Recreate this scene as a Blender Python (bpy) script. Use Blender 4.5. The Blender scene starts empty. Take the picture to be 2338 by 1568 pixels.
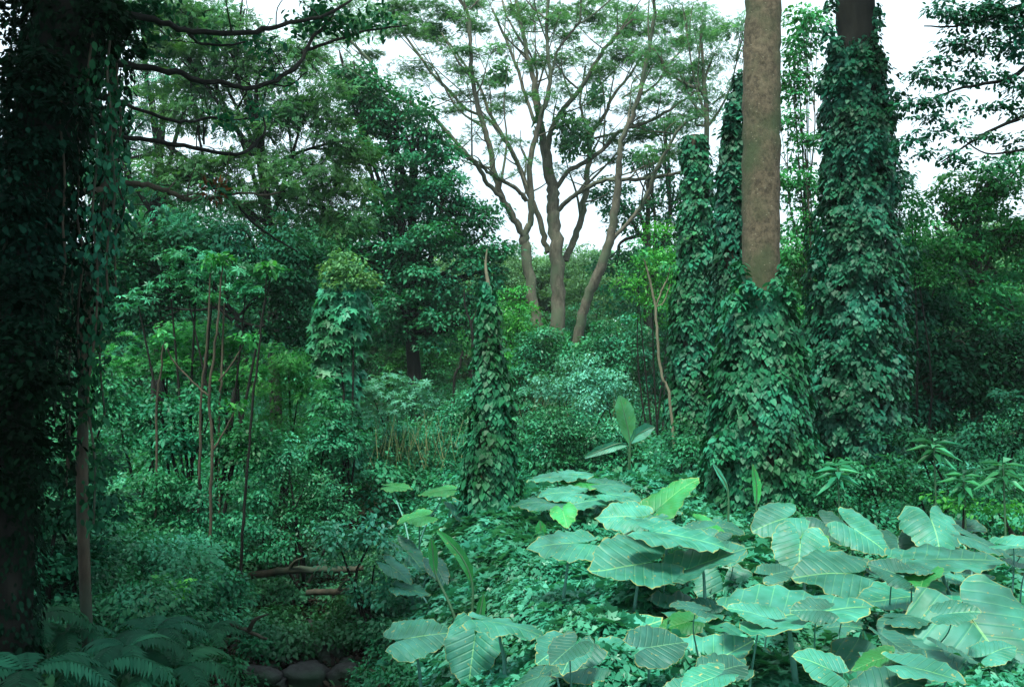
import bpy, math, random
import numpy as np
rad = math.radians
RNG = np.random.default_rng(7)
random.seed(7)
sc = bpy.context.scene

# ------------------------------------------------------------------ camera
CAMZ = 3.0
F = 2338 * 32.0 / 36.0
cam = bpy.data.cameras.new('camera'); camo = bpy.data.objects.new('camera', cam)
sc.collection.objects.link(camo); sc.camera = camo
camo.location = (0, 0, CAMZ); camo.rotation_euler = (rad(90), 0, 0)
cam.lens = 32; cam.sensor_width = 36; cam.shift_y = 66 / 2338
cam.clip_start = 0.05; cam.clip_end = 3000

# ------------------------------------------------------------------ world, sun, exposure
SUN_EL, SUN_AZ = 62, 200         # azimuth measured from +Y clockwise
w = bpy.data.worlds.new('World'); sc.world = w; w.use_nodes = True
nt = w.node_tree; nt.nodes.clear()
def nn(t, **k):
    n = nt.nodes.new(t)
    for a, b in k.items(): setattr(n, a, b)
    return n
out = nn('ShaderNodeOutputWorld'); bg = nn('ShaderNodeBackground'); bg.inputs['Strength'].default_value = 0.06
sky = nn('ShaderNodeTexSky', sky_type='NISHITA'); sky.sun_disc = False
sky.sun_elevation = rad(SUN_EL); sky.sun_rotation = rad(SUN_AZ); sky.dust_density = 2.0; sky.ozone_density = 1.5
tc = nn('ShaderNodeTexCoord'); noi = nn('ShaderNodeTexNoise'); noi.inputs['Scale'].default_value = 2.2
noi.inputs['Detail'].default_value = 5
cr = nn('ShaderNodeValToRGB'); cr.color_ramp.elements[0].position = .36; cr.color_ramp.elements[1].position = .56
cr.color_ramp.elements[0].color = (.78, .78, .78, 1)
mx = nn('ShaderNodeMix', data_type='RGBA'); mx.inputs['B'].default_value = (6.3, 7.9, 8.7, 1)
L = nt.links.new
L(tc.outputs['Generated'], noi.inputs['Vector']); L(noi.outputs['Fac'], cr.inputs['Fac'])
L(cr.outputs['Color'], mx.inputs['Factor']); L(sky.outputs['Color'], mx.inputs['A'])
L(mx.outputs['Result'], bg.inputs['Color']); L(bg.outputs['Background'], out.inputs['Surface'])
w.cycles.sampling_method = 'MANUAL'; w.cycles.sample_map_resolution = 512

sl = bpy.data.lights.new('sun', 'SUN'); sl.energy = 2.3; sl.angle = rad(11); sl.color = (.93, 1, .86)
so = bpy.data.objects.new('sun', sl); sc.collection.objects.link(so)
el, az = rad(SUN_EL), rad(SUN_AZ)
sdir = np.array([math.sin(az) * math.cos(el), math.cos(az) * math.cos(el), math.sin(el)])
from mathutils import Vector
so.rotation_euler = Vector(sdir).to_track_quat('Z', 'Y').to_euler()
so.location = (0, -10, 40)
sc.view_settings.view_transform = 'Standard'; sc.view_settings.look = 'None'
sc.view_settings.exposure = 1.75; sc.view_settings.gamma = 1
sc.cycles.max_bounces = 6; sc.cycles.diffuse_bounces = 3; sc.cycles.glossy_bounces = 2
sc.cycles.transmission_bounces = 3; sc.cycles.transparent_max_bounces = 4
sc.cycles.sample_clamp_indirect = 4

# ------------------------------------------------------------------ helpers
def P(x, y, d):                                  # photograph position (2338 wide) at depth d metres
    return np.array([(x - 1169) / F * d, d, CAMZ - (y - 850) / F * d])
def nrm(a): return a / np.maximum(np.linalg.norm(a, axis=-1, keepdims=True), 1e-9)
def hash3(i, j, k):
    v = np.sin(i * 127.1 + j * 311.7 + k * 74.7) * 43758.5453
    return v - np.floor(v)
def vnoise(p, s=1.0):                            # value noise 0..1 on (n,3)
    q = np.asarray(p, float) * s; i = np.floor(q); f = q - i; f = f * f * (3 - 2 * f)
    r = 0
    for a in (0, 1):
        for b in (0, 1):
            for c in (0, 1):
                wt = (f[:, 0] if a else 1 - f[:, 0]) * (f[:, 1] if b else 1 - f[:, 1]) * (f[:, 2] if c else 1 - f[:, 2])
                r = r + wt * hash3(i[:, 0] + a, i[:, 1] + b, i[:, 2] + c)
    return r
def vn2(x, y, s, o=0.0):
    x = np.atleast_1d(np.asarray(x, float)); y = np.atleast_1d(np.asarray(y, float))
    return vnoise(np.stack([x, y, np.full_like(x, o)], 1), s)

def link(o): sc.collection.objects.link(o); return o
def tag(o, label=None, cat=None, group=None, kind=None):
    if label: o['label'] = label
    if cat: o['category'] = cat
    if group: o['group'] = group
    if kind: o['kind'] = kind
    return o
def thing(name, loc, label, cat, group=None):
    o = link(bpy.data.objects.new(name, None)); o.location = tuple(float(v) for v in loc); o.empty_display_size = .2
    return tag(o, label, cat, group)
def mesh_obj(name, V, polys, mat, parent=None, attrs=None, smooth=True, uv=None):
    """V (n,3) world; polys: list of int arrays (m,k); attrs: dict name -> per-face list aligned with polys order"""
    me = bpy.data.meshes.new(name)
    V = np.asarray(V, np.float32).copy()
    if parent is not None:
        off = np.zeros(3); q = parent
        while q is not None: off += np.array(q.location); q = q.parent
        V -= off.astype(np.float32)
    loops = np.concatenate([p.reshape(-1) for p in polys]).astype(np.int32)
    tot = np.concatenate([np.full(len(p), p.shape[1], np.int32) for p in polys])
    st = np.concatenate([[0], np.cumsum(tot)[:-1]]).astype(np.int32)
    me.vertices.add(len(V)); me.vertices.foreach_set('co', V.reshape(-1))
    me.loops.add(len(loops)); me.loops.foreach_set('vertex_index', loops)
    me.polygons.add(len(tot)); me.polygons.foreach_set('loop_start', st); me.polygons.foreach_set('loop_total', tot)
    me.update(calc_edges=True)
    if smooth: me.polygons.foreach_set('use_smooth', np.ones(len(tot), bool))
    if attrs:
        for k, (dom, v) in attrs.items():
            a = me.attributes.new(k, 'FLOAT', dom); a.data.foreach_set('value', np.asarray(v, np.float32))
    if uv is not None:
        u = me.uv_layers.new(name='UVMap'); u.data.foreach_set('uv', np.asarray(uv, np.float32)[loops].reshape(-1))
    me.materials.append(mat)
    o = link(bpy.data.objects.new(name, me))
    if parent is not None: o.parent = parent
    return o

# leaf templates: (verts, [face arrays])
def T_(v, f): return (np.array(v, float), [np.array(a) for a in f])
RHOMB = T_([(0, 0, 0), (.3, .42, .06), (0, 1, -.12), (-.3, .42, .06)], [[[0, 1, 2], [0, 2, 3]]])
LONG = T_([(0, 0, 0), (.13, .4, .03), (0, 1, -.2), (-.13, .4, .03)], [[[0, 1, 2], [0, 2, 3]]])
OVAL = T_([(0, 0, 0), (.22, .22, .05), (.25, .6, .03), (0, 1, -.14), (-.25, .6, .03), (-.22, .22, .05), (0, .42, -.03)],
          [[[0, 1, 2, 6], [6, 2, 3, 4], [0, 6, 4, 5]]])
HEART = T_([(0, 0, 0), (.27, -.13, .02), (.47, .18, .03), (.31, .6, 0), (0, 1, -.16), (-.31, .6, 0), (-.47, .18, .03),
            (-.27, -.13, .02), (0, .42, -.05)], [[[0, 1, 2, 8], [8, 2, 3, 4], [0, 8, 6, 7], [8, 4, 5, 6]]])
def _lobed():
    v = [(0, .3, 0)]; n = 14
    for i in range(n):
        a = math.pi * (-.5) + i * 2 * math.pi / n
        tipness = 1 if i % 2 == 1 else .45
        r = (.7 if i % 2 else .36) * (1 + .3 * math.sin(a))
        v.append((math.cos(a) * r, .3 + math.sin(a) * r, -.1 * (i % 2)))
    f = [[0, 1 + i, 1 + (i + 1) % n] for i in range(n)]
    return T_(v, [f])
LOBED = _lobed()
def _sprig(n=7, wd=.13, ln=.42):
    v = []; f = []
    for i in range(n):
        t = i / (n - 1); s = 1 if i % 2 else -1
        y0 = t * .8
        if i == n - 1: dx, dy = 0, 1
        else: dx, dy = s * .85, .5
        px, py = -dy, dx
        b = len(v); l = ln * (1 - .3 * t)
        v += [(0, y0, -.1 * t * t), (dx * l * .5 + px * wd, y0 + dy * l * .5 + py * wd, .03 - .1 * t * t),
              (dx * l, y0 + dy * l, -.06 - .15 * t * t), (dx * l * .5 - px * wd, y0 + dy * l * .5 - py * wd, .03 - .1 * t * t)]
        f += [[b, b + 1, b + 2, b + 3]]
    return T_(v, [f])
SPRIG = _sprig()
FINE = _sprig(9, .07, .4)
ROSE = None
def _palm(n=6):
    v = []; f = []
    for i in range(n):
        a = 2 * math.pi * i / n + .2
        dx, dy = math.cos(a), math.sin(a); px, py = -dy, dx; b = len(v)
        v += [(0, 0, 0), (dx * .3 + px * .1, dy * .3 + py * .1, .03), (dx * .62, dy * .62, -.12), (dx * .3 - px * .1, dy * .3 - py * .1, .03)]
        f += [[b, b + 1, b + 2, b + 3]]
    return T_(v, [f])
UMB = _palm()

def leafV(C, N, T, S, tmpl, cs=None):
    tv, tf = tmpl; k = len(tv); n = len(C)
    T = nrm(T); X = nrm(np.cross(T, N)); N = np.cross(X, T)
    S = np.broadcast_to(S, (n,))[:, None, None]
    V = C[:, None, :] + S * (tv[None, :, 0:1] * X[:, None, :] + tv[None, :, 1:2] * T[:, None, :] + tv[None, :, 2:3] * N[:, None, :])
    base = (np.arange(n) * k)[:, None, None]
    polys = [(f[None] + base).reshape(-1, f.shape[1]) for f in tf]
    r = RNG.random(n)
    if cs is not None: r = r * .5 + cs * .5
    a = np.concatenate([np.repeat(r, len(f)) for f in tf])
    return V.reshape(-1, 3), polys, a
class Leaves:                                     # collects batches of leaves into ONE mesh
    def __init__(s): s.b = []
    def add(s, C, N, T, S, tmpl, cs=None):
        if len(C): s.b.append(leafV(np.asarray(C), np.asarray(N), np.asarray(T), S, tmpl, cs))
    def build(s, name, mat, parent=None):
        Vs = []; P4 = {}; A4 = {}; o = 0
        for V, polys, a in s.b:
            Vs.append(V); i = 0
            for p in polys:
                P4.setdefault(p.shape[1], []).append(p + o); A4.setdefault(p.shape[1], []).append(a[i:i + len(p)]); i += len(p)
            o += len(V)
        ks = list(P4)
        return mesh_obj(name, np.concatenate(Vs), [np.concatenate(P4[k]) for k in ks], mat, parent,
                        {'rnd': ('FACE', np.concatenate([np.concatenate(A4[k]) for k in ks]))}, smooth=False)

def rdir(n): return nrm(RNG.normal(size=(n, 3)))
def clump_leaves(LV, centre, R, n, size, tmpl, up=.8, out=.6, droop=.5, shell=.45):
    """n leaves through one rounded clump, denser near its skin"""
    u = rdir(n); u[:, 2] = np.where(u[:, 2] < -.3, -u[:, 2] * .6, u[:, 2]); u = nrm(u)
    tl = rdir(1)[0] * .35
    r = (1 - shell * RNG.random(n) ** 1.5)[:, None] * (.75 + .5 * RNG.random(n) ** 2)[:, None]
    C = centre + u * r * np.asarray(R)
    N = u * out + np.array([0, 0, up]) + tl + rdir(n) * .5
    T = u * np.array([1, 1, .3]) + np.array([0, 0, -droop]) + rdir(n) * .6
    LV.add(C, N, T, size * (.55 + .8 * RNG.random(n)), tmpl, RNG.random())
DENS = 1.9
def crown(LV, lumps, size, tmpl, cover=2.4, sub=.55, flat=.7, area=.3, fill=.12, **k):
    """lumps: (centre xyz, (rx, ry, rz)); each is broken up into many small clumps"""
    for c, R in lumps:
        R = np.asarray(R, float); rs = sub
        A = math.pi * R[0] * R[2]
        m = max(3, int(4.2 * A / (math.pi * rs * rs * flat) + 1))
        n = int(DENS * cover * A / (area * size * size) / m) + 1
        u = rdir(m) * (.25 + .95 * RNG.random(m) ** .7)[:, None] * R
        for q in u:
            s = rs * (.45 + 1.0 * RNG.random() ** 1.5)
            if RNG.random() < .1: continue
            clump_leaves(LV, c + q, (s, s, s * flat), max(4, int(n * (s / rs) ** 2 * RNG.uniform(.5, 1.6))), size, tmpl, **k)
        nf = int(fill * DENS * cover * A / (area * size * size))
        if nf:
            u = rdir(nf) * (RNG.random(nf) ** .38)[:, None]
            LV.add(c + u * R * .95, u * .5 + [0, 0, .9] + rdir(nf) * .5, u + [0, 0, -.4] + rdir(nf) * .7, size * (.6 + .6 * RNG.random(nf)), tmpl)
def lumpD(x, y, rx, ry, d, dr=None):
    return (P(x, y, d), (rx * d / F, (dr if dr is not None else .8 * (rx + ry) / 2 * d / F), ry * d / F))

class Tubes:
    def __init__(s): s.V = []; s.P = []; s.o = 0
    def add(s, pts, radii, seg=8, sub=4, wob=.0, bump=.0):
        pts = np.asarray(pts, float); radii = np.asarray(radii, float)
        if len(pts) > 2 or sub > 1:
            q = np.vstack([2 * pts[0] - pts[1], pts, 2 * pts[-1] - pts[-2]]); out = []; ro = []
            for i in range(1, len(q) - 2):
                for t in np.arange(sub) / sub:
                    out.append(.5 * ((2 * q[i]) + (-q[i - 1] + q[i + 1]) * t + (2 * q[i - 1] - 5 * q[i] + 4 * q[i + 1] - q[i + 2]) * t * t + (-q[i - 1] + 3 * q[i] - 3 * q[i + 1] + q[i + 2]) * t ** 3))
                    ro.append(radii[i - 1] * (1 - t) + radii[i] * t)
            out.append(pts[-1]); ro.append(radii[-1]); pts = np.array(out); radii = np.array(ro)
        if wob: pts[1:-1] += RNG.normal(size=(len(pts) - 2, 3)) * wob * radii[1:-1, None]
        tan = nrm(np.gradient(pts, axis=0)); n = len(pts)
        ref = np.array([1., 0, 0]) if abs(tan[0][0]) < .8 else np.array([0, 1., 0])
        ring = []
        for i in range(n):
            a = nrm(np.cross(tan[i], ref)); b = np.cross(tan[i], a); ref = nrm(np.cross(a, tan[i])) if False else ref
            th = np.arange(seg) * 2 * math.pi / seg
            r = radii[i] * (1 + (bump * RNG.normal(size=seg) if bump else 0))
            ring.append(pts[i] + (np.cos(th) * r)[:, None] * a + (np.sin(th) * r)[:, None] * b)
        V = np.concatenate(ring)
        i = np.arange(n - 1)[:, None] * seg; j = np.arange(seg)[None]; jn = (j + 1) % seg
        Q = np.stack([i + j, i + jn, i + jn + seg, i + j + seg], -1).reshape(-1, 4)
        s.V.append(V); s.P.append(Q + s.o); s.o += len(V)
        return pts, radii
    def build(s, name, mat, parent=None):
        return mesh_obj(name, np.concatenate(s.V), [np.concatenate(s.P)], mat, parent)
def pathD(pts, d, dz=0.0):                        # [(x,y,width px)] -> world points and radii
    n = len(pts); W = []; R = []
    for i, p in enumerate(pts):
        dd = d[i] if hasattr(d, '__len__') else d
        W.append(P(p[0], p[1], dd)); R.append(p[2] / 2 * dd / F)
    return np.array(W), np.array(R)

# ------------------------------------------------------------------ materials
def mat_base(name):
    m = bpy.data.materials.new(name); m.use_nodes = True; t = m.node_tree; t.nodes.clear(); return m, t
def leaf_mat(name, cols, rough=.42, trans=.28, tcol=None, spec=.22, scale=.6, sat=1.0):
    """cols: dark, mid, light base colours; each leaf draws its own"""
    m, t = mat_base(name); N = t.nodes.new; LK = t.links.new
    o = N('ShaderNodeOutputMaterial'); p = N('ShaderNodeBsdfPrincipled'); tr = N('ShaderNodeBsdfTranslucent'); mx = N('ShaderNodeMixShader')
    at = N('ShaderNodeAttribute'); at.attribute_name = 'rnd'
    r = N('ShaderNodeValToRGB'); e = r.color_ramp.elements
    e[0].color = (*cols[0], 1); e[1].color = (*cols[2], 1); e[0].position = .0; e[1].position = .93
    k = e.new(.55); k.color = (*cols[1], 1)
    if len(cols) > 3: k = e.new(.985); k.color = (*cols[3], 1)
    g = N('ShaderNodeNewGeometry'); nz = N('ShaderNodeTexNoise'); nz.inputs['Scale'].default_value = scale; nz.inputs['Detail'].default_value = 2
    LK(g.outputs['Position'], nz.inputs['Vector'])
    hs = N('ShaderNodeHueSaturation'); mr = N('ShaderNodeMapRange'); mr.inputs['From Min'].default_value = .3; mr.inputs['From Max'].default_value = .7
    mr.inputs['To Min'].default_value = .6; mr.inputs['To Max'].default_value = 1.5
    mh = N('ShaderNodeMapRange'); mh.inputs['From Min'].default_value = .3; mh.inputs['From Max'].default_value = .7
    mh.inputs['To Min'].default_value = .465; mh.inputs['To Max'].default_value = .518
    LK(nz.outputs['Fac'], mr.inputs['Value']); LK(nz.outputs['Fac'], mh.inputs['Value'])
    LK(at.outputs['Fac'], r.inputs['Fac']); LK(r.outputs['Color'], hs.inputs['Color'])
    LK(mr.outputs['Result'], hs.inputs['Value']); LK(mh.outputs['Result'], hs.inputs['Hue'])
    p.inputs['Roughness'].default_value = rough; p.inputs['Specular IOR Level'].default_value = spec
    LK(hs.outputs['Color'], p.inputs['Base Color'])
    mc = N('ShaderNodeMix'); mc.data_type = 'RGBA'; mc.blend_type = 'MULTIPLY'; mc.inputs['Factor'].default_value = 1
    LK(hs.outputs['Color'], mc.inputs['A']); mc.inputs['B'].default_value = (*(tcol or (1.8, 1.7, .8)), 1)
    LK(mc.outputs['Result'], tr.inputs['Color'])
    mx.inputs['Fac'].default_value = trans; LK(p.outputs[0], mx.inputs[1]); LK(tr.outputs[0], mx.inputs[2]); LK(mx.outputs[0], o.inputs['Surface'])
    return m
def bark_mat(name, c1, c2, c3=None, scale=6, stretch=.25, bump=.4, spots=0, rough=.9):
    m, t = mat_base(name); N = t.nodes.new; LK = t.links.new
    o = N('ShaderNodeOutputMaterial'); p = N('ShaderNodeBsdfPrincipled'); p.inputs['Roughness'].default_value = rough
    p.inputs['Specular IOR Level'].default_value = .25
    g = N('ShaderNodeTexCoord'); mp = N('ShaderNodeMapping'); mp.inputs['Scale'].default_value = (1, 1, stretch)
    n1 = N('ShaderNodeTexNoise'); n1.inputs['Scale'].default_value = scale; n1.inputs['Detail'].default_value = 8; n1.inputs['Roughness'].default_value = .7
    n2 = N('ShaderNodeTexNoise'); n2.inputs['Scale'].default_value = 1.3; n2.inputs['Detail'].default_value = 4
    LK(g.outputs['Object'], mp.inputs['Vector']); LK(mp.outputs[0], n1.inputs['Vector']); LK(g.outputs['Object'], n2.inputs['Vector'])
    r = N('ShaderNodeValToRGB'); r.color_ramp.elements[0].position = .36; r.color_ramp.elements[1].position = .64
    r.color_ramp.elements[0].color = (*c1, 1); r.color_ramp.elements[1].color = (*c2, 1); LK(n1.outputs['Fac'], r.inputs['Fac'])
    col = r.outputs['Color']
    if c3:
        r2 = N('ShaderNodeValToRGB'); r2.color_ramp.elements[0].position = .45; r2.color_ramp.elements[1].position = .62
        r2.color_ramp.elements[0].color = (0, 0, 0, 1); LK(n2.outputs['Fac'], r2.inputs['Fac'])
        mm = N('ShaderNodeMix'); mm.data_type = 'RGBA'; LK(r2.outputs['Color'], mm.inputs['Factor']); LK(col, mm.inputs['A']); mm.inputs['B'].default_value = (*c3, 1)
        col = mm.outputs['Result']
    if spots:
        v = N('ShaderNodeTexVoronoi'); v.inputs['Scale'].default_value = spots; mp2 = N('ShaderNodeMapping'); mp2.inputs['Scale'].default_value = (.7, .7, 1.6)
        LK(g.outputs['Object'], mp2.inputs['Vector']); LK(mp2.outputs[0], v.inputs['Vector'])
        r3 = N('ShaderNodeValToRGB'); r3.color_ramp.elements[0].position = .06; r3.color_ramp.elements[1].position = .13
        r3.color_ramp.elements[0].color = (1, 1, 1, 1); r3.color_ramp.elements[1].color = (0, 0, 0, 1); LK(v.outputs['Distance'], r3.inputs['Fac'])
        m3 = N('ShaderNodeMix'); m3.data_type = 'RGBA'; LK(r3.outputs['Color'], m3.inputs['Factor']); LK(col, m3.inputs['A']); m3.inputs['B'].default_value = (.2, .185, .13, 1)
        col = m3.outputs['Result']
    LK(col, p.inputs['Base Color'])
    b = N('ShaderNodeBump'); b.inputs['Strength'].default_value = bump; b.inputs['Distance'].default_value = .03; LK(n1.outputs['Fac'], b.inputs['Height']); LK(b.outputs[0], p.inputs['Normal'])
    LK(p.outputs[0], o.inputs['Surface']); return m

M = {}
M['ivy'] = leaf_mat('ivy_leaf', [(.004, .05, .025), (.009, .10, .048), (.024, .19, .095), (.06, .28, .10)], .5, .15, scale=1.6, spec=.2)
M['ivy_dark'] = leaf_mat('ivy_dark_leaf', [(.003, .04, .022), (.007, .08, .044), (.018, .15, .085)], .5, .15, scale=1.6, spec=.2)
M['vine'] = leaf_mat('vine_leaf', [(.012, .11, .065), (.03, .21, .13), (.085, .36, .25), (.16, .45, .2)], .38, .2, scale=1.5, spec=.35)
M['vine2'] = leaf_mat('lobed_vine_leaf', [(.008, .08, .04), (.02, .16, .08), (.06, .30, .17)], .42, .2, scale=1.5)
M['teal'] = leaf_mat('teal_leaf', [(.005, .06, .03), (.013, .135, .065), (.04, .25, .125)], .5, .25)
M['green'] = leaf_mat('green_leaf', [(.007, .08, .028), (.02, .18, .06), (.065, .32, .105)], .5, .3)
M['bright'] = leaf_mat('bright_leaf', [(.018, .14, .04), (.035, .25, .06), (.08, .38, .09)], .5, .35)
M['olive'] = leaf_mat('olive_leaf', [(.014, .065, .026), (.03, .115, .042), (.055, .17, .062)], .6, .35)
M['olive2'] = leaf_mat('yellowed_leaf', [(.03, .12, .045), (.07, .2, .075), (.13, .3, .12)], .6, .3)
M['pale'] = leaf_mat('pale_leaf', [(.04, .18, .12), (.07, .26, .19), (.12, .38, .29)], .5, .25)
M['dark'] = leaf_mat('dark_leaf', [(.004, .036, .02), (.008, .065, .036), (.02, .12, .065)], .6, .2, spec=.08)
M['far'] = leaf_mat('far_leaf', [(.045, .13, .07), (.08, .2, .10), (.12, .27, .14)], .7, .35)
M['pad'] = leaf_mat('pad_leaf', [(.02, .085, .045), (.04, .135, .068), (.07, .2, .095)], .6, .45)
M['lime'] = leaf_mat('lime_leaf', [(.06, .35, .05), (.1, .5, .07), (.16, .6, .1)], .5, .35)
M['black'] = leaf_mat('painted_shade_leaf', [(.0012, .007, .004), (.0025, .014, .008), (.006, .035, .02)], .8, .1, spec=.04)  # near-black base colour: the left tree's deep shade put into its leaves
M['fern'] = leaf_mat('fern_leaf', [(.012, .07, .035), (.025, .12, .06), (.05, .2, .10)], .4, .25)
M['dead'] = leaf_mat('dead_leaf', [(.05, .025, .012), (.11, .045, .018), (.2, .08, .025)], .8, .2, (1.2, 1, .8))
M['straw'] = leaf_mat('straw', [(.03, .09, .03), (.09, .13, .05), (.2, .2, .10)], .8, .2, (1.1, 1, .8))
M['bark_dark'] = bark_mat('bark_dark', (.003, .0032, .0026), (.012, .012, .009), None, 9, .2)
M['bark_brown'] = bark_mat('bark_brown', (.022, .018, .013), (.07, .055, .038), (.03, .045, .03), 9, .25)
M['bark_grey'] = bark_mat('bark_grey', (.05, .045, .035), (.14, .125, .095), (.075, .095, .06), 8, .3, spots=5)
M['bark_big'] = bark_mat('bark_big', (.04, .032, .021), (.13, .10, .066), (.045, .058, .028), 13, .8, .7, spots=13)
M['bark_thin'] = bark_mat('bark_thin', (.03, .026, .018), (.075, .062, .042), None, 14, .2)
M['bark_pale'] = bark_mat('bark_pale', (.09, .085, .055), (.2, .18, .125), None, 12, .3)
M['rock'] = bark_mat('rock', (.009, .008, .008), (.034, .032, .034), (.012, .032, .016), 6, 1, .9, rough=.6)

def ground_mat():
    m, t = mat_base('forest_soil'); N = t.nodes.new; LK = t.links.new
    o = N('ShaderNodeOutputMaterial'); p = N('ShaderNodeBsdfPrincipled'); p.inputs['Roughness'].default_value = 1; p.inputs['Specular IOR Level'].default_value = .05
    g = N('ShaderNodeNewGeometry'); n = N('ShaderNodeTexNoise'); n.inputs['Scale'].default_value = 2.5; n.inputs['Detail'].default_value = 9
    n.inputs['Roughness'].default_value = .75
    LK(g.outputs['Position'], n.inputs['Vector'])
    r = N('ShaderNodeValToRGB'); e = r.color_ramp.elements; e[0].position = .3; e[1].position = .7
    e[0].color = (.010, .008, .006, 1); e[1].color = (.03, .045, .02, 1); k = e.new(.5); k.color = (.02, .016, .011, 1)
    LK(n.outputs['Fac'], r.inputs['Fac']); LK(r.outputs['Color'], p.inputs['Base Color'])
    b = N('ShaderNodeBump'); b.inputs['Distance'].default_value = .08; b.inputs['Strength'].default_value = .8
    LK(n.outputs['Fac'], b.inputs['Height']); LK(b.outputs[0], p.inputs['Normal']); LK(p.outputs[0], o.inputs['Surface']); return m
M['soil'] = ground_mat()

def taro_mat(name, cA, cB, under, vein):
    """blade: pinnate veins from UV (leaf coordinates), browned rim, blemishes"""
    m, t = mat_base(name); N = t.nodes.new; LK = t.links.new
    def math_(op, a, b=None, c=None):
        q = N('ShaderNodeMath'); q.operation = op
        for i, v in enumerate((a, b, c)):
            if v is None: continue
            if isinstance(v, (int, float)): q.inputs[i].default_value = v
            else: LK(v, q.inputs[i])
        return q.outputs[0]
    o = N('ShaderNodeOutputMaterial'); p = N('ShaderNodeBsdfPrincipled'); tr = N('ShaderNodeBsdfTranslucent'); mx = N('ShaderNodeMixShader')
    uv = N('ShaderNodeUVMap'); sx = N('ShaderNodeSeparateXYZ'); LK(uv.outputs[0], sx.inputs[0])
    ax = math_('ABSOLUTE', sx.outputs[0]); y = sx.outputs[1]
    sv = math_('MULTIPLY', math_('SUBTRACT', y, math_('MULTIPLY', math_('POWER', ax, .85), .55)), 8.5)
    sf = math_('ABSOLUTE', math_('SUBTRACT', math_('FRACT', sv), .5))       # 0 at the vein
    lat = math_('LESS_THAN', sf, .035); mid = math_('LESS_THAN', ax, .009)
    v = math_('MAXIMUM', math_('MULTIPLY', lat, .4), mid)
    g = N('ShaderNodeNewGeometry'); nz = N('ShaderNodeTexNoise'); nz.inputs['Scale'].default_value = 7; nz.inputs['Detail'].default_value = 5
    LK(g.outputs['Position'], nz.inputs['Vector'])
    rp = N('ShaderNodeValToRGB'); rp.color_ramp.elements[0].position = .3; rp.color_ramp.elements[1].position = .7
    rp.color_ramp.elements[0].color = (*cA, 1); rp.color_ramp.elements[1].color = (*cB, 1); LK(nz.outputs['Fac'], rp.inputs['Fac'])
    m1 = N('ShaderNodeMix'); m1.data_type = 'RGBA'; LK(v, m1.inputs['Factor']); LK(rp.outputs['Color'], m1.inputs['A']); m1.inputs['B'].default_value = (*vein, 1)
    at = N('ShaderNodeAttribute'); at.attribute_name = 'edge'
    ed = math_('GREATER_THAN', math_('ADD', at.outputs['Fac'], math_('MULTIPLY', math_('SUBTRACT', nz.outputs['Fac'], .5), .12)), .985)
    m2 = N('ShaderNodeMix'); m2.data_type = 'RGBA'; LK(math_('MULTIPLY', ed, .65), m2.inputs['Factor']); LK(m1.outputs['Result'], m2.inputs['A']); m2.inputs['B'].default_value = (.30, .26, .06, 1)
    n2 = N('ShaderNodeTexNoise'); n2.inputs['Scale'].default_value = 30; n2.inputs['Detail'].default_value = 2; LK(g.outputs['Position'], n2.inputs['Vector'])
    sp = math_('GREATER_THAN', n2.outputs['Fac'], .69)
    m3 = N('ShaderNodeMix'); m3.data_type = 'RGBA'; LK(math_('MULTIPLY', sp, .7), m3.inputs['Factor']); LK(m2.outputs['Result'], m3.inputs['A']); m3.inputs['B'].default_value = (.28, .25, .08, 1)
    m4 = N('ShaderNodeMix'); m4.data_type = 'RGBA'; LK(g.outputs['Backfacing'], m4.inputs['Factor']); LK(m3.outputs['Result'], m4.inputs['A']); m4.inputs['B'].default_value = (*under, 1)
    n5 = N('ShaderNodeTexNoise'); n5.inputs['Scale'].default_value = 2.3; n5.inputs['Detail'].default_value = 3; LK(g.outputs['Position'], n5.inputs['Vector'])
    hv = N('ShaderNodeHueSaturation'); mv = N('ShaderNodeMapRange'); mv.inputs['From Min'].default_value = .3; mv.inputs['From Max'].default_value = .7
    mv.inputs['To Min'].default_value = .62; mv.inputs['To Max'].default_value = 1.4; LK(n5.outputs['Fac'], mv.inputs['Value']); oi = N('ShaderNodeObjectInfo'); LK(math_('MULTIPLY', mv.outputs['Result'], math_('ADD', math_('MULTIPLY', oi.outputs['Random'], .75), .6)), hv.inputs['Value'])
    mh = N('ShaderNodeMapRange'); mh.inputs['To Min'].default_value = .46; mh.inputs['To Max'].default_value = .54; LK(nz.outputs['Fac'], mh.inputs['Value']); LK(mh.outputs['Result'], hv.inputs['Hue'])
    LK(m4.outputs['Result'], hv.inputs['Color'])
    LK(hv.outputs['Color'], p.inputs['Base Color']); p.inputs['Roughness'].default_value = .52; p.inputs['Specular IOR Level'].default_value = .4
    mc = N('ShaderNodeMix'); mc.data_type = 'RGBA'; mc.blend_type = 'MULTIPLY'; mc.inputs['Factor'].default_value = 1
    LK(m4.outputs['Result'], mc.inputs['A']); mc.inputs['B'].default_value = (.9, 1.7, .7, 1); LK(mc.outputs['Result'], tr.inputs['Color'])
    b = N('ShaderNodeBump'); b.inputs['Distance'].default_value = .016; b.inputs['Strength'].default_value = .55
    LK(math_('ADD', math_('MULTIPLY', math_('MINIMUM', sf, .18), 2.4), math_('MULTIPLY', nz.outputs['Fac'], .5)), b.inputs['Height']); LK(b.outputs[0], p.inputs['Normal'])
    mx.inputs['Fac'].default_value = .16; LK(p.outputs[0], mx.inputs[1]); LK(tr.outputs[0], mx.inputs[2]); LK(mx.outputs[0], o.inputs['Surface']); return m
M['taro'] = taro_mat('elephant_ear_blade', (.014, .135, .09), (.042, .215, .152), (.015, .16, .045), (.13, .34, .15))
M['taro_dark'] = taro_mat('elephant_ear_dark_blade', (.01, .085, .056), (.024, .145, .103), (.02, .14, .05), (.1, .26, .14))
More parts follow.
